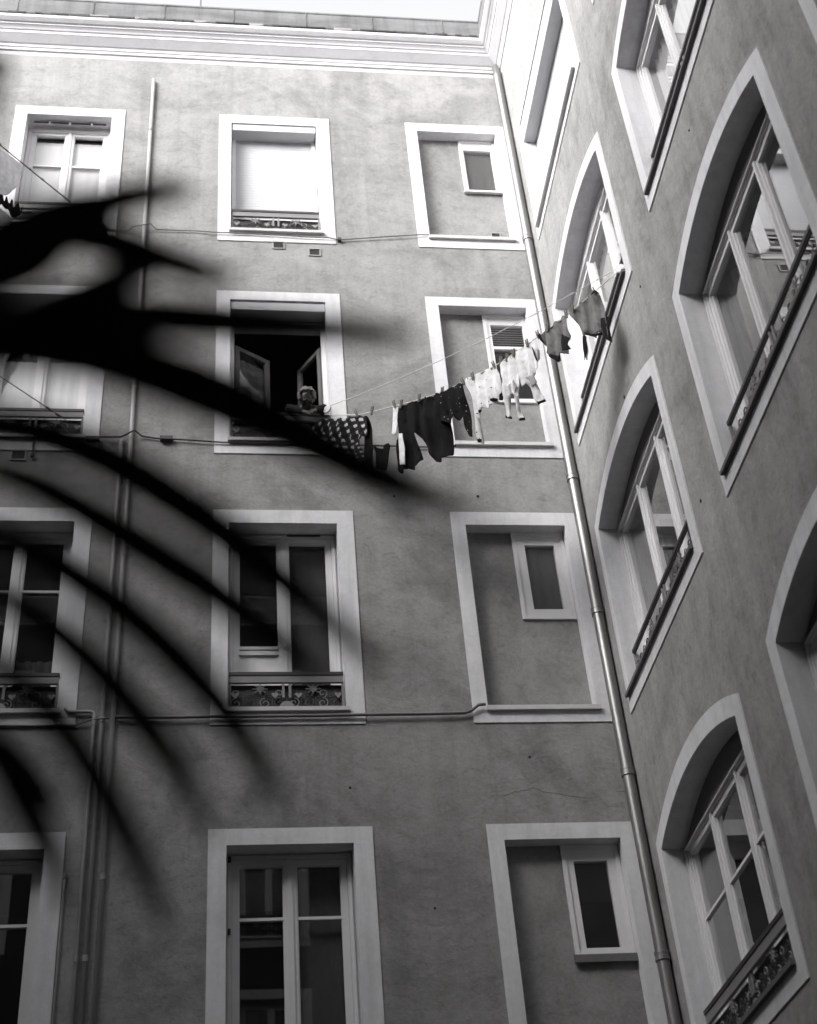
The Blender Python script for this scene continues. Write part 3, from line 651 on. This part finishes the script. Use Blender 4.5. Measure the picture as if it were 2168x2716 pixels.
def cloth(name, pts, m, parent=None, off=0.0, fold=.022, lam=.12, step=.028, thick=.007, plane=None, seed=None):
    if len(pts) > 7:                      # cloth has no razor corners: cut them once
        pts = [q for a, b in zip(pts, pts[1:]+pts[:1]) for q in ((a[0]*.8+b[0]*.2, a[1]*.8+b[1]*.2), (a[0]*.2+b[0]*.8, a[1]*.2+b[1]*.8))]
    rng = random.Random(seed if seed is not None else name+str(pts[0]))
    st = [px2st(x, y, off) for x, y in pts] if plane is None else [plane[0](x, y) for x, y in pts]
    mp = (lambda s, z, o: P0*1+AX*s+NRM*o+Vector((0, 0, z-P0.z))) if plane is None else plane[1]
    bm = bmesh.new(); vs = [bm.verts.new((s, z, 0)) for s, z in st]
    for i in range(len(vs)): bm.edges.new((vs[i], vs[(i+1) % len(vs)]))
    bmesh.ops.triangle_fill(bm, use_beauty=True, edges=bm.edges[:], normal=(0, 0, 1))
    s0, s1 = min(p[0] for p in st), max(p[0] for p in st); z0, z1 = min(p[1] for p in st), max(p[1] for p in st)
    k = s0+step
    while k < s1:
        bmesh.ops.bisect_plane(bm, geom=bm.verts[:]+bm.edges[:]+bm.faces[:], plane_co=(k, 0, 0), plane_no=(1, 0, 0)); k += step
    k = z0+step
    while k < z1:
        bmesh.ops.bisect_plane(bm, geom=bm.verts[:]+bm.edges[:]+bm.faces[:], plane_co=(0, k, 0), plane_no=(0, 1, 0)); k += step
    uvl = bm.loops.layers.uv.new('UVMap')
    for f in bm.faces:
        for l in f.loops: l[uvl].uv = (l.vert.co.x, l.vert.co.y)
    ph = rng.random()*10; top = sorted(st, key=lambda p: p[0])
    for v in bm.verts:
        s, z = v.co.x, v.co.y
        dn = min(1.0, max(0.0, (z1-z)/.22)); q = mnoise.noise(Vector((s*4+ph, z*2.2, ph)))
        o = fold*(.35+.65*dn)*math.sin(2*math.pi*s/lam+ph+1.4*q)+.5*fold*math.sin(2*math.pi*s/(lam*.43)+ph*2+2*q)*dn
        o += .05*mnoise.noise(Vector((s*3+ph, z*3, 3.3)))*dn
        v.co = mp(s, z, off+o)
    me = bpy.data.meshes.new(name); bmesh.ops.recalc_face_normals(bm, faces=bm.faces); bm.to_mesh(me); bm.free(); me.materials.append(m)
    me.polygons.foreach_set('use_smooth', [True]*len(me.polygons))
    o = link(name, me, parent); sf = o.modifiers.new('thickness', 'SOLIDIFY'); sf.thickness = thick; sf.offset = 0
    return o
def c5(*pts): return [(780+x*.30215, 980+y*.30215) for x, y in pts]
def c6(*pts): return [(1200+x*.29053, 700+y*.29053) for x, y in pts]
BLK = fabric('black_cotton', (.006, .006, .006)); CHAR = fabric('charcoal_cotton', (.007, .0068, .0065)); GREY = fabric('grey_cotton', (.15, .148, .147))
GREYD = fabric('dark_grey_rib', (.012, .012, .012)); WHT = fabric('white_cotton', (.60, .595, .605)); PLAID = fabric('plaid_flannel', (.007, .007, .007), 'plaid', per=.098, rot=.22)
FLOW = fabric('flowered_jersey', (.007, .007, .007), 'dots', scale=20, size=.13, hi=(.30, .295, .29)); WDOT = fabric('speckled_white', (.60, .595, .605), 'dots', scale=13, size=.12, hi=(.05, .05, .05))
GSTR = fabric('pale_grey_print', (.30, .296, .30))
T_ = 'laundry on the washing line'
def garment(name, pts, m, label, cat, **k):
    o = cloth(name, pts, m, **k); return tag(o, label, cat, T_)
garment('plaid_shirt', c5((190, 470), (235, 440), (330, 432), (430, 428), (540, 402), (640, 410), (648, 500), (640, 575), (590, 590), (562, 640), (560, 690), (520, 735), (470, 700), (430, 730), (395, 745), (360, 690), (320, 665), (285, 690), (250, 640), (215, 600), (170, 560), (150, 520)),
        PLAID, 'black and white plaid shirt hung beside the person at the window', 'shirt', off=.0, fold=.018)
garment('plaid_sleeve_cloth', c5((505, 700), (560, 640), (590, 700), (600, 780), (615, 860), (570, 850), (535, 790)), fabric('dark_plaid', (.02, .02, .02), 'plaid', per=.06), 'dark checked cloth dangling low under the plaid shirt', 'cloth', off=.03)
garment('black_stocking', c5((612, 412), (645, 405), (668, 470), (688, 560), (692, 700), (690, 885), (622, 885), (620, 700), (618, 560)), BLK, 'long narrow black stocking hanging straight down beside the plaid shirt', 'stocking', off=-.03, fold=.012)
garment('black_briefs', c5((690, 655), (735, 690), (770, 690), (800, 660), (838, 640), (835, 760), (828, 880), (725, 885), (735, 800), (720, 720)), BLK, 'small black briefs with pale trim hanging lowest in the gap', 'briefs', off=.02)
garment('white_strap', c5((872, 335), (914, 330), (912, 430), (908, 575), (872, 580), (866, 450)), WHT, 'narrow white strip of cloth pegged left of the black trousers', 'cloth', off=.0, fold=.008, lam=.06)
garment('black_trousers', c5((925, 328), (1000, 300), (1100, 268), (1200, 232), (1290, 205), (1330, 330), (1352, 450), (1372, 560), (1408, 690), (1340, 772), (1250, 812), (1195, 745), (1155, 650), (1120, 600), (1075, 566), (1095, 645), (1132, 815), (1030, 878), (905, 910), (897, 740), (900, 590), (930, 550), (922, 440)),
        CHAR, 'wide black trousers hanging upside down in the middle of the line', 'trousers', off=-.01, fold=.03, lam=.16)
garment('white_sock', c5((922, 565), (952, 562), (968, 690), (970, 828), (928, 832), (918, 700)), WHT, 'single white sock in front of the black trouser leg', 'sock', off=.07, fold=.005, lam=.06)
garment('flowered_blouse', c5((1270, 215), (1380, 160), (1478, 112), (1502, 200), (1528, 340), (1578, 582), (1540, 588), (1505, 510), (1484, 395), (1435, 442), (1392, 398), (1355, 470), (1310, 455), (1240, 440), (1215, 380), (1290, 330)),
        FLOW, 'black blouse with pale flowers and one long sleeve hanging down', 'blouse', off=.035, fold=.02)
ww = garment('white_blouse', c6((100, 1062), (240, 1000), (390, 935), (425, 985), (455, 1080), (470, 1150), (455, 1235), (410, 1270), (360, 1312), (270, 1330), (235, 1390), (250, 1480), (270, 1622), (235, 1625), (212, 1560), (212, 1400), (195, 1240), (150, 1140)),
        WDOT, 'white blouse with dark trim and a long sleeve next to the flowered blouse', 'blouse', off=.0, fold=.022)
for k, q in enumerate(([(340, 1235), (375, 1222), (415, 1228), (405, 1248), (345, 1250)], [(430, 1195), (465, 1160), (470, 1200), (462, 1245), (430, 1245)], [(238, 1335), (270, 1330), (262, 1352), (240, 1360)], [(225, 1600), (268, 1600), (270, 1625), (235, 1630)])):
    cloth('trim_patch', c6(*q), BLK, ww, off=.045, fold=.002)
tr = garment('white_leggings', c6((432, 915), (510, 862), (560, 832), (590, 940), (612, 1080), (602, 1190), (610, 1330), (662, 1418), (615, 1428), (598, 1330), (585, 1230), (560, 1175), (532, 1200), (535, 1300), (545, 1412), (492, 1405), (482, 1280), (474, 1180), (478, 1080), (450, 1000)),
        WHT, 'white child leggings with two thin legs and dark cuffs', 'leggings', off=.02, fold=.018, lam=.09)
for q in ([(485, 1385), (545, 1398), (548, 1418), (490, 1405)], [(610, 1408), (664, 1404), (668, 1426), (612, 1430)]): cloth('cuff', c6(*q), CHAR, tr, off=.03, fold=.002)
cloth('print_patch', c6((510, 1110), (560, 1060), (585, 1120), (560, 1180), (525, 1190)), GSTR, tr, off=.055, fold=.004)
sh_ = garment('white_shirt', c6((565, 826), (640, 772), (690, 735), (765, 690), (790, 760), (798, 905), (762, 962), (752, 1050), (792, 1150), (852, 1244), (775, 1278), (738, 1218), (690, 1085), (640, 1132), (608, 1060), (590, 940)),
        WHT, 'white shirt with crumpled sleeve right of the child leggings', 'shirt', off=.0, fold=.022, lam=.10)
cloth('stripe_patch', c6((722, 750), (738, 770), (765, 840), (795, 905), (772, 885), (745, 830)), CHAR, sh_, off=.045, fold=.002)
cloth('print_patch', c6((665, 1035), (740, 1015), (770, 1070), (722, 1120), (700, 1060)), GSTR, sh_, off=.045, fold=.004)
cloth('cuff', c6((775, 1262), (848, 1236), (856, 1252), (782, 1282)), CHAR, sh_, off=.04, fold=.002)
o_ = garment('grey_shorts', c6((778, 655), (910, 558), (1042, 458), (1052, 560), (1098, 690), (1062, 742), (1088, 782), (1010, 822), (970, 892), (882, 845), (852, 742), (800, 692)),
        GREY, 'mid grey shorts with black hems pegged in front of the corner downpipe', 'shorts', off=.0, fold=.036, lam=.11)
for q in ([(778, 655), (800, 640), (852, 740), (800, 692)], [(878, 828), (930, 830), (985, 838), (970, 892), (880, 845)], [(1000, 640), (1075, 680), (1060, 740), (1088, 780), (1012, 800), (1000, 720)]): cloth('hem', c6(*q), GREYD, o_, off=.05, fold=.003)
o_ = garment('grey_sweater', c6((1056, 446), (1170, 352), (1262, 282), (1300, 240), (1342, 268), (1372, 372), (1425, 482), (1432, 600), (1452, 702), (1400, 682), (1368, 640), (1282, 655), (1222, 635), (1225, 800), (1208, 870), (1192, 780), (1192, 650), (1150, 545)),
        GREY, 'grey long sleeved sweater with black edges hanging at the right end of the line', 'sweater', off=.0, fold=.038, lam=.12)
for q in ([(1262, 282), (1300, 236), (1345, 268), (1320, 272), (1295, 262)], [(1205, 620), (1285, 640), (1368, 625), (1370, 645), (1282, 662), (1215, 645)], [(1355, 500), (1428, 478), (1434, 600), (1452, 705), (1400, 682), (1360, 580)], [(1192, 660), (1224, 660), (1226, 800), (1205, 872), (1192, 780)]): cloth('edge_trim', c6(*q), GREYD, o_, off=.05, fold=.004)
# pegs: one built with its two prongs and spring, the others are copies
def peg_mesh():
    mb = MB(); Pp = lambda u, v, d: (u, d, v)
    mb.prism(Pp, [(-.008, -.045), (-.002, -.045), (-.001, .0), (-.006, .045), (-.013, .045)], -.006, .006); mb.prism(Pp, [(.008, -.045), (.002, -.045), (.001, 0), (.006, .045), (.013, .045)], -.006, .006)
    mb.tube([(-.014, 0, .004), (.014, 0, .004)], .005, 6)
    return mb.mesh('clothes_peg', PEG)
pm = peg_mesh()
for i, (x, y) in enumerate([(946, 1097), (987, 1089), (1046, 1072), (1064, 1072), (1112, 1056), (1173, 1038), (1227, 1012), (1254, 998), (1310, 968), (1328, 958), (1345, 948), (1362, 936), (1398, 910), (1427, 888), (1452, 870), (1502, 833), (1518, 820), (1575, 772)]):
    o = bpy.data.objects.new('clothes_peg', pm); COL.objects.link(o)
    p = on_plane(x, y, P0+NRM*.015, NRM); o.location = p; o.rotation_euler = (0, random.uniform(-.25, .25), math.atan2(AX.y, AX.x)); o.scale = (1.25, 1.25, 1.25)
    tag(o, 'small wooden clothes peg clipping laundry onto the sagging line', 'clothes peg', 'pegs on the washing line')
# second cord pair on the left
q0 = Vector((-1.93, 11.88, H+14.42)); q1 = Vector((XD, 1.84, H+14.42)); qa = (q1-q0); ql = qa.length; qa.normalize(); qn = Vector((qa.y, -qa.x, 0)); qn = qn if qn.dot(EYE-q0) > 0 else -qn
mb = MB(); mb.tube([q0+qa*ql*t/30+Vector((0, 0, -.30*4*(t/30)*(1-t/30)*.12)) for t in range(31)], .009, 6)
for t in (.035, .05, .085, .11, .13): mb.tube([q0+qa*ql*t-qa*.012, q0+qa*ql*t+qa*.012], .016, 6)
tag(mb.build('washing_line', CABLEG, None, True), 'dark knotted cord slanting from the top left window, frilled laundry on it', 'washing line')
QP = (lambda x, y: (lambda p: ((p-q0).dot(qa), p.z))(on_plane(x, y, q0, qn)), lambda s, z, o: q0+qa*s+qn*o+Vector((0, 0, z-q0.z)))
o = cloth('white_sheet', [(-160, 300), (0, 391), (62, 440), (58, 470), (40, 500), (18, 520), (0, 516), (-160, 480)], WHT, plane=QP, fold=.004); tag(o, 'bright white sheet hung on the dark cord at the top left edge', 'sheet')
o = cloth('black_lace', [(-120, 490), (0, 516), (8, 540), (14, 520), (20, 548), (28, 528), (34, 556), (44, 536), (50, 566), (58, 548), (55, 572), (34, 580), (20, 560), (10, 552), (0, 545), (-120, 540)], BLK, plane=QP, off=None or .03, fold=.01); tag(o, 'black frilly lace laundry beneath the white sheet at the left edge', 'cloth')
o = cloth('grey_towel', [(-120, 556), (0, 556), (20, 572), (30, 586), (22, 598), (0, 606), (-120, 610)], fabric('pale_towel', (.52, .52, .52)), plane=QP, off=.02, fold=.01); tag(o, 'pale rolled towel showing below the black lace at the left edge', 'towel')
q2 = Vector((-1.70, 11.93, H+10.78)); q3 = Vector((XD, 2.06, H+10.78)); qb = q3-q2
mb = MB(); mb.tube([q2+qb*t/30 for t in range(31)], .006, 6)
for t in (0.01, .02, .075): mb.tube([q2+qb*(t-.003), q2+qb*(t+.003)], .014, 6)
tag(mb.build('washing_line', CABLEG, None, True), 'thin bare cord slanting from the left second row window guard', 'washing line')

# ================================================================== person leaning on the window guard
def skin_mesh(name, verts, edges, radii, m, root=0, sub=2):
    me = bpy.data.meshes.new(name); me.from_pydata(verts, edges, [])
    o = bpy.data.objects.new(name, me); COL.objects.link(o)
    s = o.modifiers.new('skin', 'SKIN'); s.use_smooth_shade = True
    for i, r in enumerate(radii):
        sv = me.skin_vertices[0].data[i]; sv.radius = r if isinstance(r, tuple) else (r, r); sv.use_root = (i == root)
    ss = o.modifiers.new('sub', 'SUBSURF'); ss.levels = sub; ss.render_levels = sub
    dg = bpy.context.evaluated_depsgraph_get(); dg.update(); ev = o.evaluated_get(dg)
    out = bpy.data.meshes.new_from_object(ev); bpy.data.objects.remove(o); out.materials.clear(); out.materials.append(m); out.name = name
    return out
Z = lambda z: z+H
hc = Vector((0.925, 11.82, Z(11.13)))          # head centre
V = []; E = []; RR = []
def node(p, r, par=None):
    V.append(tuple(p)); RR.append(r); i = len(V)-1
    if par is not None: E.append((par, i))
    return i
pel = node((0.90, 12.52, Z(10.98)), (.15, .12)); sp1 = node((.905, 12.40, Z(11.08)), (.135, .11), pel); sp2 = node((.915, 12.22, Z(11.11)), (.14, .10), sp1)
chest = node((.92, 12.08, Z(11.10)), (.12, .09), sp2); nk = node((.925, 11.98, Z(11.09)), .052, chest); hb = node((.925, 11.89, Z(11.10)), .058, nk)
h1 = node(hc+Vector((0, 0, -.01)), (.078, .085), hb); h2 = node(hc+Vector((0, -.0, .07)), (.062, .07), h1)
BODY_ARMS = []
for sg, el, wr in ((-1, (.715, 11.97, Z(11.085)), (.885, 11.83, Z(10.90))), (1, (1.135, 11.96, Z(11.085)), (1.01, 11.83, Z(10.92)))):
    sh = node((.92+sg*.165, 12.07, Z(11.13)), .055, chest); e = node(el, .040, sh); wv = Vector(wr); w1 = node(wv, .024, e)
    di = (wv-Vector(el)).normalized(); pm_ = node(wv+di*.05, (.030, .018), w1); BODY_ARMS.append((sh, e, w1))
    side = di.cross(Vector((0, -.8, .6))).normalized()*-sg; tip = wv+di*.075
    for f in range(4):
        a = tip+side*(.014*(f-1.5))*1.0+Vector((0, 0, .004)); b = a+di*(.026+.006*(f in (1, 2)))+Vector((0, 0, -.006)); c = b+di*.016+Vector((0, 0, -.020))
        i1 = node(a, .009, pm_); i2 = node(b, .0085, i1); node(c, .007, i2)
    a = wv+di*.03+side*(-.026); i1 = node(a, .010, pm_); node(a+di*.03+side*-.006+Vector((0, 0, -.008)), .008, i1)
for sg in (-1, 1):
    hp = node((.90+sg*.09, 12.53, Z(10.86)), .085, pel); kn = node((.90+sg*.10, 12.50, Z(10.52)), .058, hp); an = node((.90+sg*.10, 12.56, Z(10.30)), .042, kn)
body = skin_mesh('person', V, E, RR, SKIN)
# face features joined into the same body mesh
fb = bmesh.new(); fb.from_mesh(body); fb.faces.ensure_lookup_table()
def blob(c, s, mi):
    n0 = len(fb.faces); bmesh.ops.create_uvsphere(fb, u_segments=10, v_segments=7, radius=1, matrix=Matrix.Translation(c) @ Matrix.Diagonal((*s, 1)))
    fb.faces.ensure_lookup_table()
    for f in fb.faces[n0:]: f.material_index = mi; f.smooth = True
fd = Vector((-.10, -.93, -.35)).normalized(); rt = Vector((1, -.1, 0)).normalized(); upv = rt.cross(fd)*-1 if rt.cross(fd).z < 0 else rt.cross(fd)
fc = hc+fd*.078
blob(fc+fd*.012-upv*.005, (.012, .016, .018), 0); blob(fc-upv*.045+fd*.0, (.022, .008, .006), 2)
for sg in (-1, 1):
    blob(fc+rt*.028*sg+upv*.022-fd*.004, (.012, .007, .007), 1); blob(hc+rt*.080*sg-upv*.005, (.010, .016, .026), 0)
    blob(fc+rt*.03*sg+upv*.04-fd*.006, (.017, .006, .004), 1)
blob(hc+fd*.058-upv*.066, (.026, .022, .014), 0)
fb.to_mesh(body); fb.free(); body.materials.append(EYEM); body.materials.append(LIPS)
PER = link('person', body); tag(PER, 'grey haired person in dark cardigan leaning on the guard of the open window', 'person')
hm = bmesh.new(); bmesh.ops.create_icosphere(hm, subdivisions=5, radius=1)
for v in list(hm.verts):
    d = v.co.normalized(); q = mnoise.fractal(d*4.5, 1.0, 2.0, 4)
    v.co = hc+Vector((0, .018, .022))+Vector((d.x*.104, d.y*.105, d.z*.108))*(1+.17*q)
hm2 = [f for f in hm.faces if (f.calc_center_median()-hc).dot(fd) > .045 and (f.calc_center_median()-hc).dot(upv) < .055 or (f.calc_center_median()-hc).dot(upv) < -.075]
bmesh.ops.delete(hm, geom=hm2, context='FACES')
hme = bpy.data.meshes.new('hair'); hm.to_mesh(hme); hm.free(); hme.materials.append(HAIR); hme.polygons.foreach_set('use_smooth', [True]*len(hme.polygons))
ho = link('hair', hme, PER); s_ = ho.modifiers.new('t', 'SOLIDIFY'); s_.thickness = .02; s_.offset = -1
V2 = []; E2 = []; R2 = []; mp_ = {}
for i in [pel, sp1, sp2, chest, nk]+[k for a in BODY_ARMS for k in a]:
    mp_[i] = len(V2); V2.append(V[i]); r = RR[i]; R2.append(tuple(x+.026 for x in r) if isinstance(r, tuple) else r+.015)
for a, b in E:
    if a in mp_ and b in mp_: E2.append((mp_[a], mp_[b]))
link('cardigan', skin_mesh('cardigan', V2, E2, R2, fabric('dark_print', (.022, .021, .022), 'dots', scale=30, size=.18, hi=(.075, .073, .075))), PER)

# ================================================================== palm in the foreground
PALM = thing('palm_plant', 'dark out of focus palm frond with long drooping leaflets close on the left', 'palm', (-1.25, .75, 0))
tk = MB(); k_ = 14
tk.tube([(-1.25+.02*math.sin(i), .75+.015*math.cos(i*1.3), i*1.5/k_) for i in range(k_+1)], [.13+.018*((i % 2)*2-1)-.003*i for i in range(k_+1)], 14)
tk.build('trunk', TRUNK, PALM)
def leaflet(pts, hw, d0, d1, parent, fold=.22):
    mb = MB(); n = len(pts)
    cl = [0.0]
    for a, b in zip(pts, pts[1:]): cl.append(cl[-1]+math.hypot(b[0]-a[0], b[1]-a[1]))
    deg = min(4, n-2); px_ = np.polyfit(cl, [p[0] for p in pts], deg); py_ = np.polyfit(cl, [p[1] for p in pts], deg)
    pts = [(float(np.polyval(px_, c)), float(np.polyval(py_, c))) for c in cl]      # one smooth arch per leaflet
    # smooth resample (Catmull-Rom)
    rs = []
    for i in range(n-1):
        p0, p1, p2, p3 = pts[max(0, i-1)], pts[i], pts[i+1], pts[min(n-1, i+2)]
        for q in range(4):
            t = q/4; f = lambda a: .5*((2*p1[a])+(-p0[a]+p2[a])*t+(2*p0[a]-5*p1[a]+4*p2[a]-p3[a])*t*t+(-p0[a]+3*p1[a]-3*p2[a]+p3[a])*t**3)
            rs.append((f(0), f(1), hw[i]+(hw[i+1]-hw[i])*t))
    rs.append((*pts[-1], hw[-1])); k = len(rs); vs = []; fs = []
    for i, (x, y, h) in enumerate(rs):
        d = d0+(d1-d0)*i/(k-1); c = on_depth(x, y, d)
        a = rs[max(0, i-1)]; b = rs[min(k-1, i+1)]; tx, ty = b[0]-a[0], b[1]-a[1]; l = math.hypot(tx, ty) or 1
        wv = (RT*(-ty/l)+UP*(-tx/l))*(h*d/FPX)
        vs += [c+wv, c+F*(fold*h*d/FPX), c-wv, c+wv*.5+F*(fold*.4*h*d/FPX), c-wv*.5+F*(fold*.4*h*d/FPX)]
    for i in range(k-1):
        o, p = i*5, (i+1)*5
        for a, b in ((0, 3), (3, 1), (1, 4), (4, 2)): fs.append((o+a, o+b, p+b, p+a))
    mb.add(vs, fs); o = mb.build('leaflet', LEAF, parent, True)
    s_ = o.modifiers.new('thickness', 'SOLIDIFY'); s_.thickness = .0012; s_.offset = 0
def pxs(*a): return list(a)
RACH = [(-330, 2900), (-270, 2450), (-235, 2050), (-210, 1700), (-190, 1400), (-170, 1150), (-150, 930), (-130, 760), (-100, 640)]
rm = MB(); rp = [on_depth(x, y, 1.12+.012*i) for i, (x, y) in enumerate(RACH)]
rp = [Vector((-1.22, .76, 1.38))]+rp
rm.tube(rp, [.016]+[.012-.0009*i for i in range(len(RACH))], 8)
FR = rm.build('frond', LEAF, PALM, True)
BL = [
 ([(-130, 735), (61, 651), (163, 590), (285, 537), (386, 515), (510, 500)], [96, 98, 76, 46, 40, 18], .0),
 ([(-150, 690), (81, 620), (200, 612), (325, 652), (427, 690), (530, 712), (628, 738)], [60, 56, 46, 42, 38, 32, 12], .05),
 ([(-160, 850), (40, 850), (163, 815), (264, 762), (366, 716), (468, 701), (580, 722)], [34, 34, 33, 30, 24, 15, 3], .02),
 ([(-165, 905), (120, 838), (290, 832), (420, 842), (560, 855), (700, 853), (860, 872), (1000, 886), (1110, 895)], [24, 28, 32, 33, 32, 28, 23, 17, 5], -.04),
 ([(-170, 950), (0, 915), (160, 938), (290, 960), (410, 985), (540, 1035), (613, 1058), (735, 1128), (882, 1208), (1000, 1260), (1130, 1308), (1260, 1360)], [26, 36, 42, 44, 46, 46, 44, 38, 32, 26, 18, 4], .0),
 ([(-180, 1130), (0, 1122), (120, 1163), (265, 1200), (345, 1252), (510, 1354), (603, 1421), (680, 1484), (760, 1550), (854, 1628), (940, 1705), (1015, 1775)], [16, 24, 26, 27, 27, 25, 23, 21, 18, 14, 10, 3], .03),
 ([(-190, 1230), (-40, 1228), (81, 1281), (183, 1338), (285, 1390), (366, 1439), (468, 1500), (570, 1565), (681, 1655), (791, 1747), (860, 1815)], [14, 20, 23, 24, 24, 24, 23, 21, 17, 12, 3], .0),
 ([(-195, 1370), (0, 1423), (86, 1460), (172, 1509), (316, 1605), (395, 1685), (465, 1742), (530, 1800), (595, 1880), (640, 1950), (690, 2040), (745, 2145)], [13, 20, 22, 23, 23, 22, 21, 19, 17, 14, 11, 3], .05),
 ([(-205, 1520), (0, 1575), (58, 1610), (139, 1674), (223, 1735), (300, 1812), (372, 1902), (418, 1972), (465, 2032), (511, 2102), (570, 2225)], [12, 18, 20, 21, 21, 21, 19, 17, 14, 10, 3], .01),
 ([(-215, 1690), (0, 1763), (70, 1820), (139, 1905), (200, 1980), (279, 2102), (316, 2172), (353, 2251), (386, 2325), (418, 2413), (445, 2470)], [12, 18, 19, 20, 20, 19, 18, 15, 12, 8, 3], -.02),
 ([(-228, 1890), (-60, 1920), (46, 2018), (93, 2065), (160, 2140)], [10, 14, 16, 14, 4], .05),
 ([(-235, 1930), (-60, 1940), (0, 1995), (28, 2065), (70, 2135), (107, 2200), (135, 2260), (153, 2320), (170, 2420)], [12, 18, 20, 21, 20, 18, 14, 10, 3], .0),
 ([(-110, 640), (-90, 420), (-60, 260), (-20, 180), (28, 150)], [20, 26, 26, 20, 4], .02)]
for i_, (p, h, dd) in enumerate(BL): leaflet(p, [q*((1.15, 1.3, 1.7, 1.95, 1.55)+(2.15,)*20)[i_]*(1+(.35*k_/len(h) if i_ > 3 else 0)) for k_, q in enumerate(h)], 1.15+dd, 1.30+dd, FR)
# fronds of the same plant that arch away to the left, out of the picture
for az, el in ((170, 50), (215, 40), (260, 55), (130, 60)):
    c0 = Vector((-1.25, .75, 1.45)); dv = Vector((math.cos(R_(az)), math.sin(R_(az)), 0)); sv = Vector((-dv.y, dv.x, 0))
    pt = [c0+dv*(1.2*t)+Vector((0, 0, math.sin(R_(el))*1.0*t-1.0*t*t)) for t in [i/12 for i in range(13)]]
    fm = MB(); fm.tube(pt, [.014-.001*i for i in range(13)], 6); f_ = fm.build('frond', LEAF, PALM, True)
    lm = MB()
    for i in range(2, 13):
        for sg in (-1, 1):
            b0 = pt[i]; l = .5*(1-abs(i-7)/11); ds = (sv*sg+dv*.5).normalized(); vs = []
            for q in range(6):
                t = q/5; c = b0+ds*l*t+Vector((0, 0, -.45*l*t*t)); ww_ = dv*(.02*(1-t)**.6+.001); vs += [c-ww_, c+ww_]
            lm.add(vs, [(2*q, 2*q+1, 2*q+3, 2*q+2) for q in range(5)])
    lm.build('leaflets', LEAF, f_)['kind'] = 'stuff'
